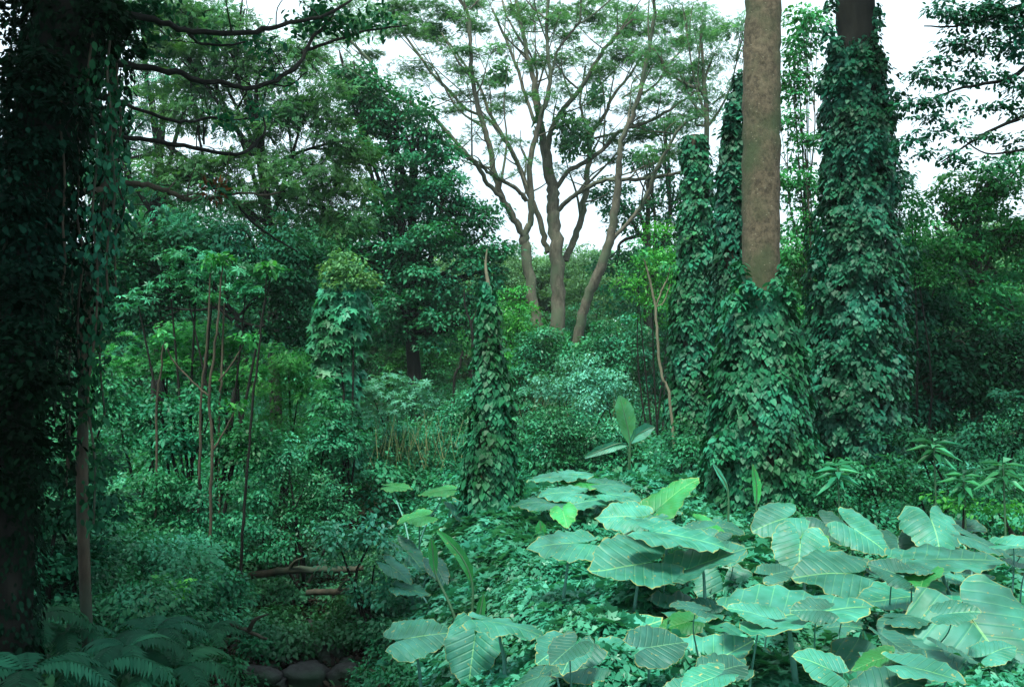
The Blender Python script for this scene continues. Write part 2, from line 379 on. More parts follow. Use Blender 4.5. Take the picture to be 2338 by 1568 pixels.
M['taro_green'] = taro_mat('elephant_ear_green_blade', (.015, .18, .045), (.03, .25, .07), (.02, .18, .04), (.1, .32, .1))
M['banana'] = taro_mat('banana_blade', (.05, .28, .10), (.09, .38, .17), (.05, .25, .08), (.16, .42, .16))
M['taro_brown'] = taro_mat('withered_blade', (.13, .11, .05), (.2, .2, .09), (.1, .08, .03), (.25, .2, .08))
def plain(name, c, rough=.5):
    m, t = mat_base(name); N = t.nodes.new
    o = N('ShaderNodeOutputMaterial'); p = N('ShaderNodeBsdfPrincipled'); p.inputs['Roughness'].default_value = rough
    g = N('ShaderNodeTexCoord'); n = N('ShaderNodeTexNoise'); n.inputs['Scale'].default_value = 9; n.inputs['Detail'].default_value = 4
    r = N('ShaderNodeValToRGB'); r.color_ramp.elements[0].color = (*[v * .7 for v in c], 1); r.color_ramp.elements[1].color = (*[v * 1.3 for v in c], 1)
    t.links.new(g.outputs['Object'], n.inputs['Vector']); t.links.new(n.outputs['Fac'], r.inputs['Fac']); t.links.new(r.outputs['Color'], p.inputs['Base Color'])
    t.links.new(p.outputs[0], o.inputs['Surface']); return m
M['stalk'] = plain('leaf_stalk', (.08, .24, .2)); M['stem'] = plain('green_stem', (.04, .11, .05))

# ------------------------------------------------------------------ ground
def gx(y): return -1.95 - .16 * (y - 8)
def H(x, y):
    x = np.asarray(x, float); y = np.asarray(y, float)
    z = 1.3 * np.clip((5 - y) / 5, 0, 1) ** 1.2
    z = z + .045 * np.clip(y - 19, 0, 60) + .16 * np.clip(y - 75, 0, 30)
    g = np.exp(-((x - gx(y)) / 1.0) ** 2) * np.clip((16 - y) / 4, 0, 1) * np.clip((y + 2) / 5, 0, 1)
    z = z - .55 * g
    z = z + .35 * np.clip((gx(y) - 1 - x) / 2, 0, 1) * np.clip((18 - y) / 5, 0, 1)
    sh = x.shape
    z = z + .28 * (vn2(x.ravel(), y.ravel(), .45).reshape(sh) - .5) + .10 * (vn2(x.ravel(), y.ravel(), 1.7, 5).reshape(sh) - .5)
    return z
def G(x, y):                                      # where the view ray of a photograph position meets the ground
    d = np.arange(3.5, 60, .05); q = np.array([P(x, y, k) for k in d]); m = q[:, 2] <= H(q[:, 0], q[:, 1])
    return q[np.argmax(m)]
def Hs(x, y): return float(H(np.array([x]), np.array([y]))[0])
def grid_ground():
    ys = np.concatenate([np.arange(-30, 2, 4.), np.arange(2, 22, .22), np.arange(22, 60, 1.), np.arange(60, 160, 6.)])
    xs = np.concatenate([np.arange(-112, -16, 8.), np.arange(-16, 16, .25), np.arange(16, 113, 8.)])
    X, Y = np.meshgrid(xs, ys); Z = H(X, Y)
    V = np.stack([X, Y, Z], -1).reshape(-1, 3); nx = len(xs); ny = len(ys)
    i = np.arange(ny - 1)[:, None] * nx + np.arange(nx - 1)[None]
    Q = np.stack([i, i + 1, i + 1 + nx, i + nx], -1).reshape(-1, 4)
    tag(mesh_obj('ground', V, [Q], M['soil']), kind='structure')
grid_ground()

# ------------------------------------------------------------------ ground vines (nobody could count them)
def U(x, y):                                      # top of the tangle of vines
    gl = np.clip((x - gx(y) - 1.0) / 1.3, 0, 1)
    n = vn2(x, y, .6, 11) * .5 + vn2(x, y, 1.7, 3) * .35 + vn2(x, y, 4, 7) * .15
    back = np.clip((y - 11.5) / 5, 0, 1)
    return H(x, y) + gl * (.30 + .95 * n + .45 * back * vn2(x, y, .35, 21) + .22 * np.exp(-((x + .2) ** 2 + (y - 12) ** 2) / 3.5))
def vine_cover():
    LV = Leaves(); n = 330000
    y = 5.2 + 14.5 * RNG.random(n) ** 1.15; x = (RNG.random(n) * 1.35 - .6) * (y * .62 + 1.0)
    m = (x > gx(y) + .7) & (x < y * .62 + 1); x = x[m]; y = y[m]; n = len(x)
    e = .08; u0 = U(x, y); gxn = (U(x + e, y) - u0) / e; gyn = (U(x, y + e) - u0) / e
    N = nrm(np.stack([-gxn, -gyn, np.ones(n)], 1))
    dep = RNG.random(n) ** 1.6 * .38
    C = np.stack([x, y, u0 - dep + .05], 1)
    T = N * np.array([1, 1, 0]) * 1.2 + np.array([-.1, -.75, -.2]) + rdir(n) * .8
    cs = vn2(x, y, 1.1, 31) * .6 + vn2(x, y, 3.5, 33) * .4; kind = vn2(x, y, .9, 41) + RNG.normal(size=n) * .08
    S = (.036 + .05 * RNG.random(n) ** 2 + .0015 * y) * (.75 + .6 * vn2(x, y, .8, 51)); N2 = N + rdir(n) * .6
    a, b, c_ = kind < .42, (kind >= .42) & (kind < .62), kind >= .62
    for mk, tp, f in ((a, HEART, 1), (b, OVAL, 1.2), (c_, LOBED, 1.5)): LV.add(C[mk], N2[mk], T[mk], S[mk] * f, tp, cs[mk])
    tag(LV.build('vine_cover', M['vine']), 'tangle of heart leaved vines covering the valley floor', 'ground cover', kind='stuff')
vine_cover()
def litter():
    LV = Leaves(); n = 26000
    y = 6 + 12 * RNG.random(n); x = gx(y) + RNG.normal(size=n) * 1.5
    C = np.stack([x, y, H(x, y) + .02 + .03 * RNG.random(n)], 1)
    LV.add(C, np.array([0, 0, 1.]) + rdir(n) * .6, rdir(n), .05 + .06 * RNG.random(n), OVAL)
    tag(LV.build('leaf_litter', leaf_mat('litter', [(.016, .012, .01), (.035, .025, .018), (.06, .05, .03), (.03, .1, .04)], .7, .1)),
        'dead brown leaves lying along the gully bed', 'leaf litter', kind='stuff')
    LV = Leaves(); n = 60000
    y = 5.5 + 10.5 * RNG.random(n); x = gx(y) - .9 - RNG.random(n) ** .8 * 6
    C = np.stack([x, y, H(x, y) + .05 + .45 * RNG.random(n) ** 1.5 * np.clip((gx(y) - .6 - x), 0, 1)], 1)
    LV.add(C, np.array([0, -.2, 1.]) + rdir(n) * .6, rdir(n) + np.array([0, -.6, -.2]), .05 + .09 * RNG.random(n), OVAL)
    tag(LV.build('undergrowth', M['fern']), 'low leafy undergrowth on the shaded left bank', 'undergrowth', kind='stuff')
litter()
def thicket(name, label, n, fx, h0, h1, s, leaves, size, tmpl, mat, seed):
    global RNG
    LV = Leaves()
    for _ in range(n):
        x, y = fx(); hh = RNG.uniform(h0, h1); r = s * RNG.uniform(.6, 1.3)
        clump_leaves(LV, np.array([x, y, Hs(x, y) + hh]), (r, r, r * .6), leaves, size, tmpl)
    tag(LV.build(name, M[mat]), label, 'undergrowth', kind='stuff')
def f_mid():
    y = 17 + 27 * RNG.random() ** 1.3; return RNG.uniform(-.62, .62) * y, y
def f_left():
    y = RNG.uniform(8.5, 17); return gx(y) - 1.2 - RNG.random() * (y * .6 - 1.5), y
def f_right():
    y = RNG.uniform(11.5, 20); return RNG.uniform(3.2 + (y - 11) * .2, y * .62), y
thicket('thicket', 'dense knee high thicket spreading across the valley behind the clearing', 1700, f_mid, 0, 1.3, .7, 190, .105, OVAL, 'teal', 1)
thicket('undergrowth', 'shadowed leafy undergrowth on the left slope among the thin saplings', 750, f_left, 0, .9, .4, 300, .055, OVAL, 'vine2', 2)
thicket('undergrowth', 'shadowed leafy undergrowth below the right hand trees', 480, f_right, .1, 1.1, .42, 230, .065, OVAL, 'teal', 3)
def f_gully():
    y = RNG.uniform(10.6, 15.5); return gx(y) + RNG.choice([-1, 1]) * RNG.uniform(.1, 1.4), y
thicket('undergrowth', 'small plants creeping down both banks into the gully', 260, f_gully, -.05, .35, .26, 150, .06, OVAL, 'fern', 4)
def f_gully2():
    y = RNG.uniform(8.5, 12); return gx(y) + RNG.choice([-1, 1]) * RNG.uniform(.55, 1.3), y
thicket('undergrowth', 'small plants edging the stony lower end of the gully', 90, f_gully2, -.05, .25, .2, 110, .055, OVAL, 'teal', 4)
def wood():
    LV = Leaves()
    for _ in range(1300):
        x = RNG.uniform(-60, 60); y = RNG.uniform(66, 80); top = 8 + 3.0 * float(vn2(x, 0, .16, 3)[0])
        z = Hs(x, y) + top * RNG.random() ** .6; r = RNG.uniform(1, 2)
        clump_leaves(LV, np.array([x, y, z]), (r, r, r * .6), 90, .5, OVAL)
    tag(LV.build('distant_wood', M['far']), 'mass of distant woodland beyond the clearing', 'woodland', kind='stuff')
wood()

# ------------------------------------------------------------------ bushes and background trees
def bush(label, lumps, d, mat, size=.1, tmpl=RHOMB, cover=2.6, sub=.4, name='bush', cat='bush', group=None, dr=None, stems=5, **k):
    """lumps in photograph positions at one depth; thing > foliage, stem"""
    LL = [lumpD(*(l[:4]), (l[4] if len(l) > 4 else d), dr) for l in lumps]
    cx = np.mean([l[0][0] for l in LL]); cy = np.mean([l[0][1] for l in LL]); base = np.array([cx, cy, Hs(cx, cy)])
    o = thing(name, base, label, cat, group)
    LV = Leaves(); crown(LV, LL, size * (.74 if tmpl is not UMB else .85), tmpl, cover=cover * .85, sub=sub * .85, **k); LV.build('foliage', M[mat], o)
    if stems:
        T = Tubes()
        for i in range(stems):
            l = LL[i % len(LL)]; q = l[0] + RNG.uniform(-.4, .4, 3) * l[1]
            mid = (base + q) / 2 + RNG.normal(size=3) * .15
            T.add([base + RNG.normal(size=3) * [.15, .15, 0] - [0, 0, .1], mid, q], [.03, .022, .01], 6, 3)
        T.build('stem', M['bark_dark'], o)
    return o
def tree(label, lumps, d, mat, size=.16, tmpl=RHOMB, cover=2.2, sub=.8, trunk=None, w0=22, bark='bark_brown', name='broadleaf_tree', group=None, dr=None, grow=1.0, dens=1.25, **k):
    lumps = [(l[0], l[1], l[2] * grow, l[3] * grow) for l in lumps]
    LL = [lumpD(*(l[:4]), (l[4] if len(l) > 4 else d), dr) for l in lumps]
    top = max(LL, key=lambda l: l[0][2])[0]; low = min(l[0][2] for l in LL)
    bx = trunk[0] if trunk else np.mean([l[0] for l in lumps]); b = P(bx, 900, d); base = np.array([b[0], d, Hs(b[0], d)])
    o = thing(name, base, label, 'tree', group)
    LV = Leaves(); crown(LV, LL, size, tmpl, cover=cover * dens, sub=sub, **k); LV.build('crown', M[mat], o)
    T = Tubes(); r = w0 / 2 * d / F
    fork = np.array([base[0] + RNG.normal() * .3, d, max(base[2] + 2, low - .5)])
    cen = np.mean([l[0] for l in LL], axis=0); cen = np.array([cen[0], cen[1], (cen[2] + top[2]) / 2])
    T.add([base - [0, 0, .5], (base + fork) / 2 + [RNG.normal() * .2, 0, 0], fork, (fork + cen) / 2, cen], [r * 1.3, r, r * .85, r * .6, r * .35], 10, 4, bump=.04)
    for l in LL:
        e = l[0] + np.array([0, 0, .1]) * l[1]; s = fork + (cen - fork) * RNG.uniform(0, .6)
        mid = (s + e) / 2 + RNG.normal(size=3) * .3
        T.add([s, mid, e], [r * .5, r * .32, r * .12], 7, 4, wob=.2)
        for _ in range(3):
            e2 = l[0] + rdir(1)[0] * l[1] * .85; T.add([mid + (e - mid) * RNG.uniform(.1, .6), (e + e2) / 2 + RNG.normal(size=3) * .2, e2], [r * .22, r * .14, r * .05], 5, 3)
    T.build('trunk', M[bark], o)
    return o

# far row: one small set of trees, copied
def far_row():
    protos = []
    for v in range(3):
        o = thing('distant_tree', (0, 0, 0), 'distant hazy tree in the row closing the view behind the clearing', 'tree', 'distant trees closing the view')
        LL = [(np.array([RNG.uniform(-3, 3), RNG.uniform(-2.5, 2.5), RNG.uniform(3, 10)]), (2.6, 2.4, 1.7)) for _ in range(11)]
        LL += [(np.array([RNG.uniform(-3.5, 3.5), RNG.uniform(-2, 0), RNG.uniform(.5, 3)]), (2.2, 2, 1.4)) for _ in range(5)]
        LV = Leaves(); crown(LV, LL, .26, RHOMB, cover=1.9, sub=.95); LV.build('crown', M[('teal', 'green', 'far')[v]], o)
        T = Tubes(); T.add([(0, 0, -.5), (.2, 0, 3), (0, .1, 6), (.3, 0, 10)], [.35, .28, .2, .08], 9, 3)
        for l in LL[:8]: T.add([(0.1, 0, 3 + RNG.random() * 3), l[0] * .6 + [0, 0, 2], l[0]], [.14, .1, .03], 6, 3)
        T.build('trunk', M['bark_brown'], o); protos.append(o)
    spots = [(-24, 44, 1.1, 0), (-18, 47, 1.05, 1), (-12.5, 50, .95, 0), (-7, 53, .85, 1), (-2.5, 58, .75, 2), (1.5, 62, .8, 2), (5.5, 60, .75, 2), (9, 52, .85, 1),
             (13.5, 48, .85, 0), (18, 44, .8, 1), (23, 42, .8, 2), (28, 46, .9, 0), (-30, 46, 1.1, 0), (-15, 40, .8, 0), (-21, 38, .9, 0), (-9.5, 42, .7, 0),
             (33, 44, 1.0, 1), (15.5, 40, .6, 0), (21, 38, .62, 1), (-4.5, 46, .55, 1), (0, 50, .5, 1), (4.2, 47, .5, 0), (7.5, 43, .55, 0)]
    used = set()
    for x, y, s, v in spots:
        p = protos[v]
        if v in used:
            c = p.copy(); link(c)
            for ch in p.children: q = ch.copy(); link(q); q.parent = c
        else: c = p; used.add(v)
        c.location = (x, y, Hs(x, y) - .2); c.scale = (s, s, s); c.rotation_euler = (0, 0, random.uniform(0, 6.28))
far_row()

# left feathery tree
tree('tall feathery olive green tree filling the upper left behind the dark branches',
     [(430, 100, 110, 60), (360, 40, 60, 30), (500, 40, 90, 30), (430, 30, 60, 25), (540, 150, 130, 70), (620, 120, 80, 50), (440, 240, 100, 60), (600, 290, 120, 80), (700, 230, 80, 80), (770, 330, 70, 80),
      (500, 410, 110, 60), (660, 420, 130, 80), (770, 480, 70, 60), (390, 390, 70, 50), (680, 520, 100, 50)], 24, 'olive', .17, SPRIG, 1.7, .5, (640,), 26, 'bark_dark', 'feathery_tree', grow=1.1, dens=1.45)
tree('dark teal tree behind the feathery tree with sky gaps through its upper crown',
     [(330, 60, 70, 60), (380, 200, 80, 60), (300, 300, 80, 60), (470, 50, 60, 30), (250, 420, 90, 70), (380, 470, 120, 60), (560, 500, 110, 50)], 28, 'teal', .18, SPRIG, 1.5, .6, (350,), 26, 'bark_dark', grow=1.15, dens=1.2)
tree('broad dark tree left of the spreading tree, its crown edge stepping down to the right',
     [(850, 230, 60, 45), (800, 180, 50, 35), (910, 270, 60, 40), (830, 320, 80, 55), (955, 330, 60, 40), (1010, 390, 50, 40), (900, 420, 90, 50), (1000, 450, 90, 45), (860, 510, 90, 55),
      (1070, 500, 60, 45), (960, 560, 110, 55), (1090, 560, 55, 40), (870, 620, 120, 60), (1010, 650, 100, 60), (900, 720, 120, 60), (1040, 740, 90, 60), (780, 600, 60, 60), (1110, 620, 40, 60)],
     31, 'teal', .16, RHOMB, 2.4, .5, (930,), 34, 'bark_dark', grow=1.12, dens=1.5)
tree('dark leafy tree behind the right stems of the spreading tree',
     [(1400, 440, 50, 30), (1480, 370, 60, 30), (1450, 500, 70, 35), (1540, 440, 60, 40), (1410, 600, 45, 30), (1500, 590, 70, 40), (1580, 530, 60, 60), (1520, 300, 50, 25), (1440, 680, 70, 40)],
     39, 'teal', .19, RHOMB, 1.6, .5, (1490,), 22, grow=1.1)
tree('slender leafy tree in the gap between the bare trunk and the wide ivy trunk',
     [(1835, 60, 35, 25), (1815, 200, 25, 30), (1800, 270, 20, 30), (1830, 330, 45, 35), (1815, 420, 50, 45), (1850, 500, 50, 45), (1820, 580, 50, 50), (1840, 680, 60, 60), (1810, 130, 25, 40), (1850, 90, 30, 20), (1820, 780, 70, 60)], 27, 'green', .15, RHOMB, 1.4, .4, (1830,), 9, grow=1.2, dens=1.9)
tree('leafy tree standing left of the ivy column under the sky',
     [(1600, 60, 60, 25), (1640, 130, 60, 30), (1560, 170, 70, 25), (1650, 220, 50, 30), (1590, 260, 60, 25), (1700, 60, 40, 40), (1510, 120, 50, 18), (1560, 30, 60, 18)], 29, 'pad', .15, SPRIG, 1.1, .5, (1625,), 14, 'bark_grey')
tree('dense tree at the far right with pale green top',
     [(2150, 470, 70, 40), (2230, 440, 60, 30), (2310, 400, 50, 45), (2260, 420, 40, 20), (2120, 560, 80, 60), (2240, 540, 90, 60), (2330, 560, 70, 80), (2180, 660, 110, 70), (2300, 700, 90, 80)], 21, 'green', .11, OVAL, 2.2, .38, (2250,), 26, grow=1.15)
tree('shaded tree behind the wide ivy trunk on the right',
     [(2100, 680, 70, 80), (2200, 790, 110, 70), (2320, 830, 90, 80), (2090, 820, 70, 80), (2230, 900, 120, 60), (2130, 940, 100, 50)], 19.5, 'dark', .11, OVAL, 2.4, .4, (2180,), 22, grow=1.15)
tree('dark tree filling the gap left of the vine covered stump',
     [(300, 560, 100, 60), (430, 590, 90, 50), (600, 560, 110, 50), (680, 620, 60, 60), (200, 650, 100, 80), (330, 700, 130, 80), (620, 720, 90, 80)], 19, 'dark', .11, OVAL, 2.2, .4, (500,), 16, 'bark_dark', grow=1.15)

# bushes: (label, lumps, depth, material, size, template ...)
bush('pale silvery green bush in front of the dark trees', [(830, 900, 50, 35), (900, 880, 45, 28), (960, 900, 40, 28), (870, 945, 70, 28), (980, 940, 50, 26), (930, 925, 60, 26)], 21, 'pale', .17, UMB, 1.5, .32, up=1.5)
bush('rounded vine smothered bush just right of the ivy pillar', [(1230, 990, 70, 60), (1320, 980, 80, 50), (1390, 1000, 60, 45), (1260, 1050, 90, 40), (1360, 1050, 80, 40), (1450, 1050, 60, 40)], 17.5, 'vine2', .09, OVAL, 2.8, .3)
bush('pale green bush below the middle of the spreading tree', [(1320, 850, 70, 40), (1390, 880, 60, 35), (1280, 890, 60, 35), (1340, 910, 90, 30)], 25, 'pale', .12, OVAL, 2.2, .35)
bush('grey green bush at the foot of the spreading tree, left side', [(1200, 850, 60, 45), (1180, 920, 60, 40), (1250, 810, 60, 35), (1220, 780, 50, 30)], 27, 'vine2', .13, OVAL, 2.4, .4)
bush('fresh green bush between the ivy pillar and the left stem', [(1175, 700, 40, 30), (1150, 740, 45, 35), (1205, 770, 35, 30), (1160, 810, 60, 40), (1180, 665, 28, 15)], 29, 'bright', .14, RHOMB, 2.3, .45)
bush('dark bush right of the spreading tree foot', [(1430, 760, 60, 35), (1450, 810, 70, 40), (1380, 800, 60, 40), (1440, 860, 80, 40), (1500, 880, 50, 50)], 26, 'vine2', .13, OVAL, 2.4, .4)
bush('yellow green bush beside the pale forked sapling', [(1500, 540, 45, 30), (1480, 600, 50, 30), (1460, 660, 45, 35), (1540, 620, 50, 40), (1510, 700, 60, 40)], 24, 'bright', .12, RHOMB, 1.5, .4)
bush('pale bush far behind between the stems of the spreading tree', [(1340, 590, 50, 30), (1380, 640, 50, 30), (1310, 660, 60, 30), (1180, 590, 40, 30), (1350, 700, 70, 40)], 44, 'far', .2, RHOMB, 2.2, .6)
bush('low leafy bush in the middle left behind the straw stalks', [(860, 1000, 60, 35), (950, 1010, 70, 35), (820, 1050, 60, 35), (910, 1070, 90, 35), (1020, 1060, 60, 40), (1030, 980, 50, 40), (1060, 930, 40, 40)], 18.5, 'vine2', .09, OVAL, 2.4, .3)
bush('dark bush below the vine covered stump', [(760, 960, 50, 50), (740, 1020, 60, 50), (800, 1010, 40, 40), (720, 1080, 60, 50)], 16, 'teal', .1, OVAL, 2.4, .3)
bush('bush with light tips left of the vine covered stump', [(640, 830, 60, 40), (600, 880, 70, 45), (680, 900, 60, 45), (640, 960, 80, 45), (560, 960, 60, 40)], 14.5, 'green', .09, SPRIG, 1.7, .28, up=1.3)
bush('umbrella leaved bush catching the light over the thin saplings', [(430, 590, 70, 18), (500, 620, 80, 18), (370, 640, 70, 20), (620, 620, 50, 20), (560, 660, 70, 20), (300, 690, 70, 20), (450, 680, 80, 18)], 13, 'vine2', .17, UMB, 1.6, .22, up=1.8, stems=7)
bush('leafy bush halfway up the thin saplings', [(470, 770, 90, 35), (360, 790, 70, 35), (560, 790, 60, 30), (420, 850, 90, 35), (280, 830, 70, 40), (530, 860, 70, 40)], 13.5, 'green', .11, UMB, 1.6, .25, up=1.5)
bush('dark green bush around the middle of the thin saplings', [(330, 950, 80, 50), (450, 940, 80, 50), (250, 900, 60, 50), (390, 1020, 90, 50), (540, 1030, 80, 50), (240, 1010, 60, 60)], 13, 'teal', .1, OVAL, 2.4, .28)
bush('small leaved bush on the left edge of the clearing', [(640, 1050, 70, 50), (700, 1120, 70, 40), (600, 1130, 70, 50), (660, 1190, 80, 40), (760, 1150, 60, 40)], 13, 'vine2', .07, OVAL, 2.6, .24)
bush('shaded bush low behind the thin saplings', [(470, 1110, 80, 50), (360, 1120, 80, 50), (420, 1200, 90, 50), (530, 1210, 80, 45), (310, 1210, 80, 50), (600, 1260, 70, 35)], 12, 'teal', .075, OVAL, 2.4, .22)
bush('dark bush beside the foot of the vine draped tree', [(180, 1080, 80, 60), (120, 1180, 90, 60), (220, 1170, 70, 50), (80, 1290, 90, 60), (200, 1280, 90, 50), (60, 1100, 60, 60)], 9, 'dark', .08, OVAL, 2.4, .2)
bush('shaded bush on the lower left bank above the ferns', [(350, 1320, 70, 40), (270, 1370, 80, 40), (430, 1380, 70, 35), (150, 1400, 80, 40), (520, 1350, 60, 35)], 10, 'teal', .08, OVAL, 2.2, .2)
bush('bush overhanging the gully above the stones', [(840, 1230, 60, 35), (780, 1260, 60, 30), (880, 1290, 70, 35), (830, 1350, 50, 35), (900, 1370, 50, 30), (760, 1210, 60, 25)], 11.2, 'vine', .09, OVAL, 2.2, .2)
bush('bush in the gap between the bare trunk and the ivy pillar behind it', [(1560, 1010, 50, 50), (1600, 1070, 60, 40), (1520, 1080, 60, 35)], 16, 'teal', .1, OVAL, 2.4, .28)
bush('dense dull green bush right of the bare trunk base', [(1900, 1090, 80, 35), (2000, 1080, 90, 35), (1950, 1130, 100, 35), (2080, 1110, 80, 35), (2170, 1120, 90, 40), (2270, 1110, 90, 40)], 12.5, 'teal', .09, OVAL, 2.4, .22)
bush('shaded bush under the trees at the right edge', [(2080, 1010, 70, 40), (2180, 1030, 80, 40), (2290, 1000, 80, 50), (2330, 930, 50, 50)], 14, 'dark', .1, OVAL, 2.2, .28)
bush('low bush at the right edge behind the elephant ears', [(2270, 1170, 60, 22), (2330, 1190, 50, 25), (2200, 1150, 60, 22)], 11, 'bright', .09, OVAL, 1.4, .2)
bush('green bush at the right between the ivy trunk and the pale topped tree', [(2090, 480, 35, 40), (2070, 560, 40, 50), (2100, 620, 50, 40), (2060, 430, 30, 30)], 19, 'green', .11, OVAL, 2, .35)

# ------------------------------------------------------------------ ivy on trunks
def ivy_leaves(LV, pts, rads, cover, size, tmpl=HEART, fl=.25, seed=0):
    pts = np.asarray(pts); seg = np.linalg.norm(np.diff(pts, axis=0), axis=1); cum = np.concatenate([[0], np.cumsum(seg)])
    A = sum(2 * math.pi * (rads[i] + rads[i + 1]) / 2 * seg[i] for i in range(len(seg)))
    n = int(cover * A / (.5 * size * size)); wts = np.array([(rads[i] + rads[i + 1]) / 2 * seg[i] for i in range(len(seg))]); wts /= wts.sum()
    k = RNG.choice(len(seg), n, p=wts); t = RNG.random(n); th = RNG.random(n) * 2 * math.pi
    c = pts[k] * (1 - t)[:, None] + pts[k + 1] * t[:, None]; r = np.asarray(rads)[k] * (1 - t) + np.asarray(rads)[k + 1] * t
    o = np.stack([np.cos(th), np.sin(th), np.zeros(n)], 1)
    q = np.stack([np.cos(th) * 1.2, np.sin(th) * 1.2, c[:, 2] * 1.1 + seed], 1)
    nz = vnoise(q, 1.6) * .45 + vnoise(q, 4.5) * .55; cs = vnoise(q + 9, 3.0)
    rr = r * (1 - fl + 2 * fl * nz) - RNG.random(n) ** 1.5 * .12 + .03
    C = c + o * rr[:, None]
    N = o * .8 + np.array([0, 0, .8]) + rdir(n) * .55
    T = o * .55 + np.array([0, 0, -1.]) + rdir(n) * .4
    kp = (vnoise(q + 31, 2.2) > .27) | (RNG.random(n) < .25)
    C, N, T, cs, n = C[kp], N[kp], T[kp], cs[kp], int(kp.sum())
    LV.add(C, N, T, size * (.5 + .9 * RNG.random(n) ** 1.5), tmpl, cs)
def ivy_trunk(label, pts, d, core, cover=3, size=.12, mat='ivy', bark='bark_brown', name='ivy_clad_tree', extra=None, tmpl=HEART, seed=0, twigs=14, fl=.34, corepts=None, cat='tree'):
    W, R = pathD(pts, d); base = W[0].copy(); base[2] = Hs(base[0], base[1])
    o = thing(name, base, label, cat)
    T = Tubes(); CW, CR = pathD(corepts, d) if corepts else (W, R * core)
    CW = CW.copy(); CW[0][2] = base[2] - .3
    T.add(CW, CR, 24, 9, wob=.035, bump=.016); T.build('trunk', M[bark], o)
    LV = Leaves(); ivy_leaves(LV, W, R, cover, size, tmpl, fl, seed)
    for i in range(twigs):                        # loose sprays that break the outline
        k = RNG.integers(0, len(W) - 1); t = RNG.random(); c = W[k] * (1 - t) + W[k + 1] * t; r = R[k] * (1 - t) + R[k + 1] * t
        a = RNG.random() * 6.28; u = np.array([math.cos(a), math.sin(a), 0]); L_ = RNG.uniform(.12, .42) * min(1, r / .4)
        p0 = c + u * r * .7; p1 = p0 + u * L_ * .6 + [0, 0, .08]; p2 = p0 + u * L_ + [0, 0, -.18]
        m = 26; s = RNG.random(m)[:, None]; C = (p0 * (1 - s) + p2 * s) + [0, 0, .06] + RNG.normal(size=(m, 3)) * .07
        LV.add(C, u * .5 + np.array([0, 0, .9]) + rdir(m) * .4, u + np.array([0, 0, -.7]) + rdir(m) * .5, size * (.6 + .6 * RNG.random(m)), tmpl)
    for i in range(int(twigs * 1.6) + 14):        # bulging tufts
        k = RNG.integers(0, len(W) - 1); t = RNG.random(); c = W[k] * (1 - t) + W[k + 1] * t; r = R[k] * (1 - t) + R[k + 1] * t
        a = RNG.random() * 6.28; u = np.array([math.cos(a), math.sin(a), 0]); s_ = RNG.uniform(.08, .22) * min(1, r / .4)
        clump_leaves(LV, c + u * r * RNG.uniform(.72, 1.02), (s_, s_, s_ * RNG.uniform(.8, 1.8)), int(70 * (s_ / .17) ** 2 * (.1 / size) ** 2), size * RNG.uniform(.75, 1.2), tmpl, up=.7, out=.6, droop=1.2)
    for e in (extra or []): clump_leaves(LV, P(*e[:3]), e[3], e[4], size, tmpl, droop=1)
    LV.build('ivy', M[mat], o)
    return o
ivy_trunk('narrow pointed ivy pillar in the middle of the clearing', [(1118, 1240, 120), (1118, 1150, 125), (1122, 1020, 104), (1122, 900, 78), (1116, 780, 54), (1116, 690, 34), (1113, 645, 12)], 12.8, .5, 3.6, .085, seed=3,
          name='ivy_covered_stump', corepts=[(1118, 1240, 70), (1120, 1000, 52), (1118, 800, 26), (1116, 670, 10), (1109, 610, 6), (1112, 568, 3)], bark='bark_pale')
ivy_trunk('stump left of centre smothered in large lobed vine leaves under a pale bushy top', [(770, 1060, 100), (770, 960, 95), (768, 900, 90), (765, 820, 108), (775, 740, 118), (788, 660, 104), (795, 610, 60)], 17, .45, 3.4, .15, 'vine2', tmpl=LOBED, seed=9, name='vine_covered_stump', fl=.3,
          extra=None)
bush('pale bushy top growing over the vine covered stump', [(790, 610, 45, 28), (760, 630, 30, 25), (830, 640, 30, 22), (800, 650, 45, 18)], 16.6, 'olive2', .1, OVAL, 2.4, .2, stems=2)
ivy_trunk('ivy column rising behind and left of the big bare trunk', [(1585, 1060, 120), (1580, 950, 105), (1580, 800, 92), (1585, 650, 82), (1592, 500, 74), (1592, 400, 62), (1585, 310, 46)], 19, .55, 3.2, .10, seed=5, twigs=26)
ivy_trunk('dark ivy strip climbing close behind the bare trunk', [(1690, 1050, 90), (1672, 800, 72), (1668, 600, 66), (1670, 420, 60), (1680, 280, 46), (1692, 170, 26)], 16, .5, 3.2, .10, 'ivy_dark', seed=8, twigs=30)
ivy_trunk('big bare grey trunk with ivy wrapping only its lower part', [(1735, 1240, 260), (1736, 1130, 250), (1738, 1000, 222), (1738, 860, 190), (1736, 740, 160), (1738, 668, 122)], 13.6, .5, 3.6, .085, seed=1, bark='bark_big', fl=.3, twigs=20,
          corepts=[(1735, 1230, 110), (1735, 1000, 92), (1736, 800, 84), (1737, 640, 83), (1738, 400, 85), (1738, 200, 84), (1742, 0, 80), (1745, -300, 76), (1750, -700, 66)],
          extra=[(1690, 640, 13.2, (.15, .12, .2), 40), (1775, 655, 13.1, (.14, .12, .16), 60), (1712, 662, 13.1, (.12, .1, .16), 60), (1790, 625, 13.2, (.08, .1, .14), 30), (1745, 672, 13.0, (.14, .08, .08), 50), (1688, 610, 13.1, (.08, .08, .12), 24), (1800, 690, 13.2, (.1, .1, .2), 60), (1680, 700, 13.2, (.2, .15, .25), 90), (1650, 1040, 13, (.2, .2, .4), 160), (1840, 1080, 13.2, (.25, .2, .5), 200)])
